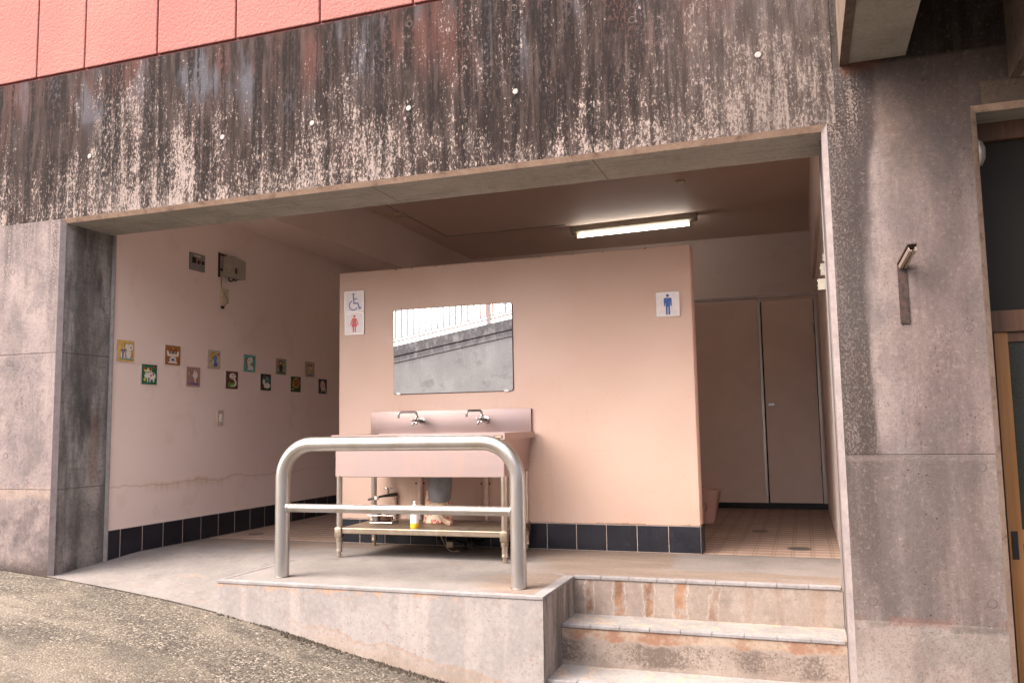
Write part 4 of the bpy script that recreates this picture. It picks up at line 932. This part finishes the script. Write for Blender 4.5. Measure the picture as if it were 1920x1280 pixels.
# ceiling lamp
t = thing('ceiling_lamp', 'lit fluorescent tube lamp in a dull metal housing on the ceiling', 'lamp', (-.963, 4.62, ZC))
def yl(x): return 0
L2 = .675; X, Y, Z = -.963, 4.62, ZC
m = MB(); prof = [(Y-.052, Z-.0005), (Y+.052, Z-.0005), (Y+.045, Z-.055), (Y+.018, Z-.078), (Y-.018, Z-.078), (Y-.045, Z-.055)]
m.prism(prof, 'x', X-L2, X+L2); m.build('housing', 'lampmetal', t, bevel=.003)
MB().tube([(X-.60, Y-.012, Z-.108), (X+.60, Y-.012, Z-.108)], .0140, 16).build('tube', 'tube', t, True)
for s_ in (-1, 1):
    xx = X+s_*.625; m = MB().rbox(xx-.014, xx+.014, Y-.028, Y+.010, Z-.128, Z-.077, .006); m.lathe([(.018, -.024 if s_ > 0 else .024), (.018, 0)], (xx, Y-.012, Z-.108), 'x', 16); m.build('lamp_holder', 'cream', t, True)
t.rotation_euler = (0, 0, R(-4.5))
tag(MB().box(-3.047, -3.033, .6, 4.505, ZC-.010, ZC-.0005).box(-3.047, -1.66, 4.505, 4.519, ZC-.010, ZC-.0005).build('cable_conduit', 'ceil'), 'thin surface conduit running along the ceiling to the lamp', 'conduit')
bpy.data.objects['cable_conduit'].data.materials[0] = mat_plain('conduit_grey', (.40, .33, .28), .5)
tag(MB().rbox(-3.11, -3.015, 3.33, 3.44, ZC-.035, ZC-.0006, .004).build('junction_box', 'cream'), 'yellowed junction box on the ceiling conduit near the left beam', 'junction box')
tag(MB().rbox(-.322, -.245, 3.29, 3.37, ZC-.022, ZC-.0006, .004).build('ceiling_socket', 'cream'), 'small square socket alone on the ceiling in front of the lamp', 'socket')

# things under the sink
t = thing('hose_tap', 'old dark metal tap with a cross handle on a pink pipe under the sink', 'tap', (-2.115, P, .17))
MB().tube([(-2.113, P-.022, .17), (-2.113, P-.022, .315), (-2.113, P-.022, .335)], .0135, 14, rr=[.0135, .0135, .018]).build('riser_pipe', 'pinkpipe', t, True)
m = MB().tube([(-2.113, P-.004, .345), (-2.113, P-.022, .345), (-2.125, P-.06, .345), (-2.165, P-.10, .340), (-2.225, P-.13, .328), (-2.262, P-.14, .318)], .012, 12, rr=[.015, .014, .012, .009, .007, .0075])
m.build('body', mat_plain('tarnished_brass', (.10, .095, .085), .35, .8), t, True)
MB().lathe([(.0, -.012), (.017, -.012), (.017, .012), (0, .012)], (-2.205, P-.12, .330), 'z', 12).build('hose_clip', 'white', t, True)
m = MB().tube([(-2.14, P-.07, .35), (-2.14, P-.07, .39)], .007, 10); m.rbox(-2.172, -2.108, P-.078, P-.062, .388, .398, .003); m.rbox(-2.148, -2.132, P-.10, P-.04, .388, .398, .003); m.build('handle', 'chrome', t, True)
for x, lb in ((-1.915, 'pink painted pipe on the partition left of the grey drain cup'), (-1.425, 'pink painted pipe on the partition right of the grey drain cup')):
    t = thing('wall_pipe', lb, 'pipe', (x, P, .17), 'pink water pipes behind the sink')
    MB().tube([(x, P-.019, .172), (x, P-.019, .742)], .0165, 16).build('pipe', 'pinkpipe', t, True)
    m = MB().lathe([(.0205, -.009), (.0205, .009)], (x, P-.019, .425), 'z', 16); m.rbox(x-.034, x+.034, P-.024, P-.014, .419, .431, .002); m.build('clamp', 'pinkpipe', t, True)
    for s_ in (-1, 1): MB().lathe([(.006, -.005), (.006, .0), (0, .001)], (x+s_*.030, P-.025, .425), 'y', 8).build('screw', 'rust', t)
zs = .1872
t = thing('detergent_bottle', 'white squeeze bottle with a yellow bottom standing on the sink shelf', 'bottle', (-1.700, .86, zs))
m = MB().mat(1).lathe([(.0255, 0), (.0275, .003), (.0275, .030)], (-1.70, .86, zs), 'z', 20); m.mat(0).lathe([(.0275, .030), (.0270, .06), (.0255, .10), (.0225, .118), (.0120, .128)], (-1.70, .86, zs), 'z', 20); m.build('bottle_body', ['white', 'yellow'], t, True)
MB().lathe([(.013, .128), (.014, .131), (.0135, .143), (.006, .146), (.0055, .152), (.008, .154), (.0075, .162), (.003, .165), (0, .166)], (-1.70, .86, zs), 'z', 16).build('cap', 'white', t, True)
def front(u, v, w):
    a = u/.0275; return (-1.70+math.sin(a)*(.0276+w), .86-math.cos(a)*(.0276+w), zs+v)
pc = Pic(front); pc.c((.12, .11, .14))
for v, a, b in ((.092, -.016, -.004), (.092, .0, .014), (.086, -.014, .010), (.074, -.010, .006), (.066, -.010, .012), (.058, -.008, .004), (.05, -.010, .010)):
    pc.line([(a, v), (b, v)], .0022)
pc.build('bottle_label', t)
t = thing('floral_bin', 'cream bin with red flower print standing behind the drain cup', 'bin', (-1.685, 1.19, zs))
MB().lathe([(.100, 0), (.102, .006), (.099, .010), (.080, .195), (.083, .200), (.083, .206), (.076, .206), (.0, .10)], (-1.685, 1.19, zs), 'z', 28).build('bin_body', 'floral', t, True)
t = thing('wire_rack', 'small wire soap rack holding sponges at the left of the sink shelf', 'rack', (-2.02, 1.06, zs))
m = MB(); a, b, c_, d = -2.10, -1.935, 1.01, 1.10
for z, g in ((zs+.008, 0), (zs+.055, .008)): m.tube([(a-g, c_-g, z), (b+g, c_-g, z), (b+g, d+g, z), (a-g, d+g, z), (a-g, c_-g, z)], .0022, 6)
for k in range(7): x = a+(b-a)*k/6; m.tube([(x, d, zs+.055), (x, d, zs+.008), (x, c_, zs+.008)], .0016, 6)
for x in (a, b): m.tube([(x, c_, zs+.006), (x-.004, c_-.006, zs+.055)], .0022, 6)
for x in (a, b):
    for y in (c_, d): m.tube([(x, y, zs), (x, y, zs+.01)], .003, 6)
m.build('wire_frame', 'chrome', t, True)
tag(MB().rbox(-2.092, -2.050, 1.025, 1.085, zs+.011, zs+.062, .006).build('soap_block', 'gsponge'), 'dark grey soap block at the left end of the wire rack', 'soap')
m = MB(); rnd2 = random.Random(5); bm = bmesh.new(); bmesh.ops.create_icosphere(bm, subdivisions=4, radius=1)
for v in bm.verts: k = 1+rnd2.uniform(-.14, .14); v.co = (-1.998+v.co.x*.044*k, 1.055+v.co.y*.03*k, zs+.034+v.co.z*.023*k)
m.addv([v.co[:] for v in bm.verts], [[v.index for v in f_.verts] for f_ in bm.faces]); bm.free()
tag(m.build('scourer', 'sponge'), 'brown shaggy scourer lying in the wire rack', 'scourer')
t = thing('floor_drain_pipe', 'black drain pipe with an elbow on the floor under the sink shelf', 'pipe', (-1.58, 1.34, 0))
m = MB().tube([(-1.75, P-.055, .072), (-1.44, P-.055, .066)], .022, 16); m.tube([(-1.765, P-.055, .072), (-1.735, P-.055, .072)], .028, 16); m.tube([(-1.62, P-.06, .062), (-1.52, P-.10, .05), (-1.505, P-.115, .035), (-1.50, P-.12, .0)], .024, 14); m.tube([(-1.46, P-.055, .066), (-1.40, P-.035, .080), (-1.34, P-.03, .090)], .02, 14)
m.build('pipe_run', 'black', t, True)
t = thing('cord_bundle', 'small tangle of tan cord with a cream block hanging under the shelf', 'cord', (-1.62, 1.2, 0))
m = MB().tube([(-1.655, 1.14, .149), (-1.645, 1.15, .09), (-1.62, 1.16, .03), (-1.59, 1.16, .006), (-1.56, 1.15, .004), (-1.53, 1.17, .004), (-1.56, 1.19, .006)], .003, 8); m.tube([(-1.61, 1.16, .149), (-1.615, 1.15, .08), (-1.60, 1.15, .02), (-1.57, 1.14, .006)], .003, 8); m.build('cord', 'hose', t, True)
MB().rbox(-1.612, -1.565, 1.145, 1.165, .028, .065, .006).build('block', 'cream', t, True)

# toilet cubicle at the back
t = thing('toilet_cubicle', 'row of beige laminate toilet cubicles at the back with a closed door', 'cubicle', (-.2, 4.305, 0))
MB().box(-2.5, .273, 4.305, 4.345, .055, 1.962).build('panel', 'panel', t)
MB().box(.858, XR2-.0, 4.306, 4.34, .055, 1.962).build('panel', 'panel', t) if XR2 > .86 else None
d_ = MB().box(.312, .776, 4.300, 4.335, .058, 1.955).build('door', 'panel', t)
for hz in (.30, 1.62): MB().rbox(.765, .776, 4.291, 4.2995, hz, hz+.10, .002).build('hinge', 'alu', d_)
MB().rbox(.335, .392, 4.290, 4.2995, .955, .985, .002).build('latch', 'chrome', d_)
for a, b in ((.275, .297), (.784, .806)): MB().box(a, b, 4.290, 4.345, .055, 1.985).build('post', 'alu', t)
MB().box(.299, .309, 4.312, 4.34, .055, 1.95).build('reveal', 'dark', t); MB().box(.776, .783, 4.312, 4.34, .055, 1.95).build('reveal', 'dark', t)
MB().box(-2.5, XR2-.001, 4.288, 4.345, 1.987, 2.012).build('head_rail', 'alu', t)
MB().box(.298, .783, 4.306, 4.34, 1.964, 1.985).build('door_stop', 'panel', t)
MB().box(-2.5, XR2-.001, 4.322, 4.34, .0005, .0545).build('plinth', 'navy', t)
MB().box(.807, XR2-.001, 4.306, 4.335, .055, 1.985).build('panel', 'panel', t)
# pink bucket and smaller tub behind the partition
t = thing('pink_bucket', 'larger pale pink tapering bucket with raised rim behind the partition edge', 'bucket', (-.06, 3.1, 0))
m = MB()
def tub(m, x0, x1, x0b, x1b, yc, hw, zt, lift):
    n = 12
    def ring(xa, xb, hw, zf, k=1):
        out = []
        for i in range(4*n):
            a = math.tau*i/(4*n); cx, cy = math.cos(a), math.sin(a); e = .55
            px = abs(cx)**e*(1 if cx > 0 else -1); py = abs(cy)**e*(1 if cy > 0 else -1)
            u = (px+1)/2; out.append((xa+(xb-xa)*u, yc+hw*py, zf(u)))
        return out
    top = lambda u: zt+lift*max(0, 1-u/.75)**2
    rs = [ring(x0b, x1b, hw*.8, lambda u: .001), ring(x0b-.002, x1b+.004, hw*.82, lambda u: .02), ring(x0, x1, hw, lambda u: top(u)-.014), ring(x0-.004, x1+.006, hw+.004, lambda u: top(u)-.008), ring(x0-.004, x1+.006, hw+.004, top), ring(x0+.01, x1-.012, hw-.012, top), ring(x0b+.02, x1b-.015, hw*.7, lambda u: .05)]
    N = 4*n; m.addv([v for r_ in rs for v in r_], [(i*N+k, i*N+(k+1) % N, (i+1)*N+(k+1) % N, (i+1)*N+k) for i in range(len(rs)-1) for k in range(N)]+[tuple(range(N)), tuple(range(6*N, 7*N))])
tub(m, -.32, -.028, -.30, -.082, 3.12, .15, .265, .13); m.build('bowl', 'pinkp', t, True)
t = thing('pink_bin', 'smaller pale pink tub in front of the taller pink bucket', 'tub', (-.12, 2.85, 0))
m = MB(); tub(m, -.30, -.118, -.28, -.150, 2.9, .09, .165, 0); m.build('bin_body', 'pinkp', t, True)
for (x, y, r_), lb in (((-3.48, 1.70, .062), 'round metal floor drain cover beside the left wall'), ((.575, 1.755, .075), 'round metal floor drain cover near the right pillar'), ((.295, 2.62, .06), 'stained round drain cover in the middle of the right tiled floor')):
    tag(MB().lathe([(r_, .0005), (r_-.003, .004), (r_*.8, .0045), (r_*.78, .0035), (r_*.3, .004), (0, .004)], (x, y, 0), 'z', 28).build('floor_drain', 'cover', smooth=True), lb, 'floor drain', 'floor drains')
# torn tape on the right jamb
for (z0, z1, xo, y_), lb in (((1.465, 1.52, .040, .43), 'lowest and widest of the torn cream tapes on the right jamb'), ((1.54, 1.60, .024, .45), 'middle torn cream tape on the right jamb'), ((1.615, 1.655, .010, .47), 'topmost thin torn cream tape on the right jamb')):
    m = MB(); n = 8; e = random.Random(int(z0*100)); L = [(XR-xo+e.uniform(-.003, .003), z0+(z1-z0)*k/n) for k in range(n+1)]
    m.prism([(XR+.0, z1)]+[(XR+.0, z0)]+L, 'y', y_, y_+.002)
    tag(m.build('torn_tape', 'tape'), lb, 'tape', 'torn tapes on the right jamb')

# rusty bracket on the right pillar
t = thing('rusty_bracket', 'rusty iron strip bent outwards with a short channel on the right pillar', 'bracket', (1.08, 0, 1.23))
m = MB(); m.prism([(-.001, 1.228), (-.006, 1.228), (-.006, 1.490), (-.112, 1.555), (-.109, 1.5605), (-.001, 1.496)], 'x', 1.062, 1.099); m.v = [(x+.34*max(0, -.006-y), y, z) for x, y, z in m.v]; m.build('strip', 'rust', t)
m = MB()
dv = Vector((0, -.106, .065)).normalized(); nv = Vector((0, -dv.z, dv.y))*-1
def ch(a, h): q = Vector((0, -.008, 1.487))+dv*a-Vector((0, .52, .85))*h*.0+Vector((0, -.45, -.85))*h; return q.y, q.z
p0, p1, p2, p3 = ch(.0, .001), ch(.112, .001), ch(.112, .020), ch(.0, .020)
m.prism([p0, p1, p2, p3], 'x', 1.066, 1.069); m.prism([p0, p1, p2, p3], 'x', 1.092, 1.095); m.prism([ch(0, .018), ch(.112, .018), ch(.112, .021), ch(0, .021)], 'x', 1.0692, 1.078); m.prism([ch(0, .018), ch(.112, .018), ch(.112, .021), ch(0, .021)], 'x', 1.084, 1.0918)
m.v = [(x+.34*max(0, -.006-y), y, z) for x, y, z in m.v]; m.build('channel', 'shelf', t)

# wooden sliding door at the right
t = thing('sliding_door', 'orange wooden sliding door with textured glass at the right edge', 'door', (1.9, .2, -.4))
MB().box(1.455, 1.508, .19, .225, -.85, 1.188).build('stile', 'wood', t)
MB().box(2.28, 2.34, .19, .225, -.85, 1.188).build('stile', 'wood', t)
for z0, z1 in ((1.145, 1.188), (.27, .33), (-.85, -.72)): MB().box(1.5085, 2.2795, .193, .222, z0, z1).build('rail', 'wood' if z0 < 1 else 'dwood', t)
for z0, z1 in ((.3305, 1.1445), (-.7195, .2695)): MB().box(1.5085, 2.2795, .204, .210, z0, z1).build('pane', 'rglass', t)
MB().rbox(1.464, 1.490, .1865, .1898, .205, .325, .002).build('pull', 'black', t)
t = thing('door_frame', 'dark brown wooden frame with a black transom window over the sliding door', 'door frame', (2.2, .2, 1.19))
MB().box(X2+.001, X3-c-.001, .175, .25, 1.1895, 1.283).build('transom_rail', 'dwood', t); MB().box(X2+.001, X3-c-.001, .185, .25, 2.056, 2.139).build('head', 'dwood', t)
MB().box(X2+.001, 1.4535, .20, .25, -.9, 1.189).build('jamb', 'dwood', t); MB().box(X2+.001, 1.4435, .195, .25, 1.2835, 2.0555).build('jamb', 'dwood', t)
MB().box(1.444, X3-c-.001, .215, .221, 1.2835, 2.0555).build('pane', 'glass', t)
MB().box(2.0, 2.04, .196, .214, 1.2835, 2.0555).build('mullion', 'dwood', t)
MB().box(1.50, X3-c-.001, .30, .305, -.9, 1.15).build('backing', 'dark', t)  # near-black sheet in place of the unlit room behind
t = thing('round_cover', 'round grey translucent cover on the edge of the right pillar', 'cover', (X2, .06, 1.96))
MB().lathe([(.058, .0), (.060, .004), (.052, .018), (.03, .028), (0, .031)], (X2, .055, 1.965), 'x', 28).build('dome', mat_plain('dusty_grey_plastic', (.30, .29, .26), .4), t, True)
MB().lathe([(.064, .0005), (.064, .005), (.058, .006)], (X2, .055, 1.965), 'x', 28).build('rim', 'alu', t, True)

# ------------------------------------------------------------ across the street: retaining wall and fence (seen in the mirror)
YW = -6.0
def wt(x): return 2.19+.167*(x+5.91)
t = thing('retaining_wall', 'tall stained concrete retaining wall with a sloping top, seen in the mirror', 'wall', (-4, YW-.2, 0))
m = MB(); xl, xr = -16, 14
m.prism([(xl, -8), (xr, -8), (xr, wt(xr)-.30), (xl, wt(xl)-.30)], 'y', YW-.5, YW); m.build('wall', 'retain', t)
for a, b, yo in ((-.285, -.192, .004), (-.172, 0, .012)):
    m = MB(); m.prism([(xl, wt(xl)+a), (xr, wt(xr)+a), (xr, wt(xr)+b), (xl, wt(xl)+b)], 'y', YW-.49, YW+yo); m.build('coping', 'retain', t)
m = MB(); m.prism([(xl, wt(xl)-.301), (xr, wt(xr)-.301), (xr, wt(xr)-.01), (xl, wt(xl)-.01)], 'y', YW-.48, YW-.012); m.build('groove', 'dark', t)
t = thing('fence', 'railing of thin reddish balusters on top of the retaining wall, seen in the mirror', 'fence', (-4, YW-.1, 2.3))
yf = YW-.12
for dz, r_ in ((.10, .018), (.155, .014), (1.12, .022)):
    MB().tube([(-7.6, yf, wt(-7.6)+dz), (-.9, yf, wt(-.9)+dz)], r_, 8).build('rail', 'fencepost' if dz > 1 else 'fencepost', t)
x = -7.5
while x < -1.0: MB().tube([(x, yf, wt(x)+.16), (x, yf, wt(x)+1.11)], .013, 6).build('baluster', 'fence', t); x += .112
for x in (-6.61, -4.21, -1.81): MB().box(x-.03, x+.03, yf-.03, yf+.03, wt(x)-.02, wt(x)+1.16).build('post', 'fencepost', t)
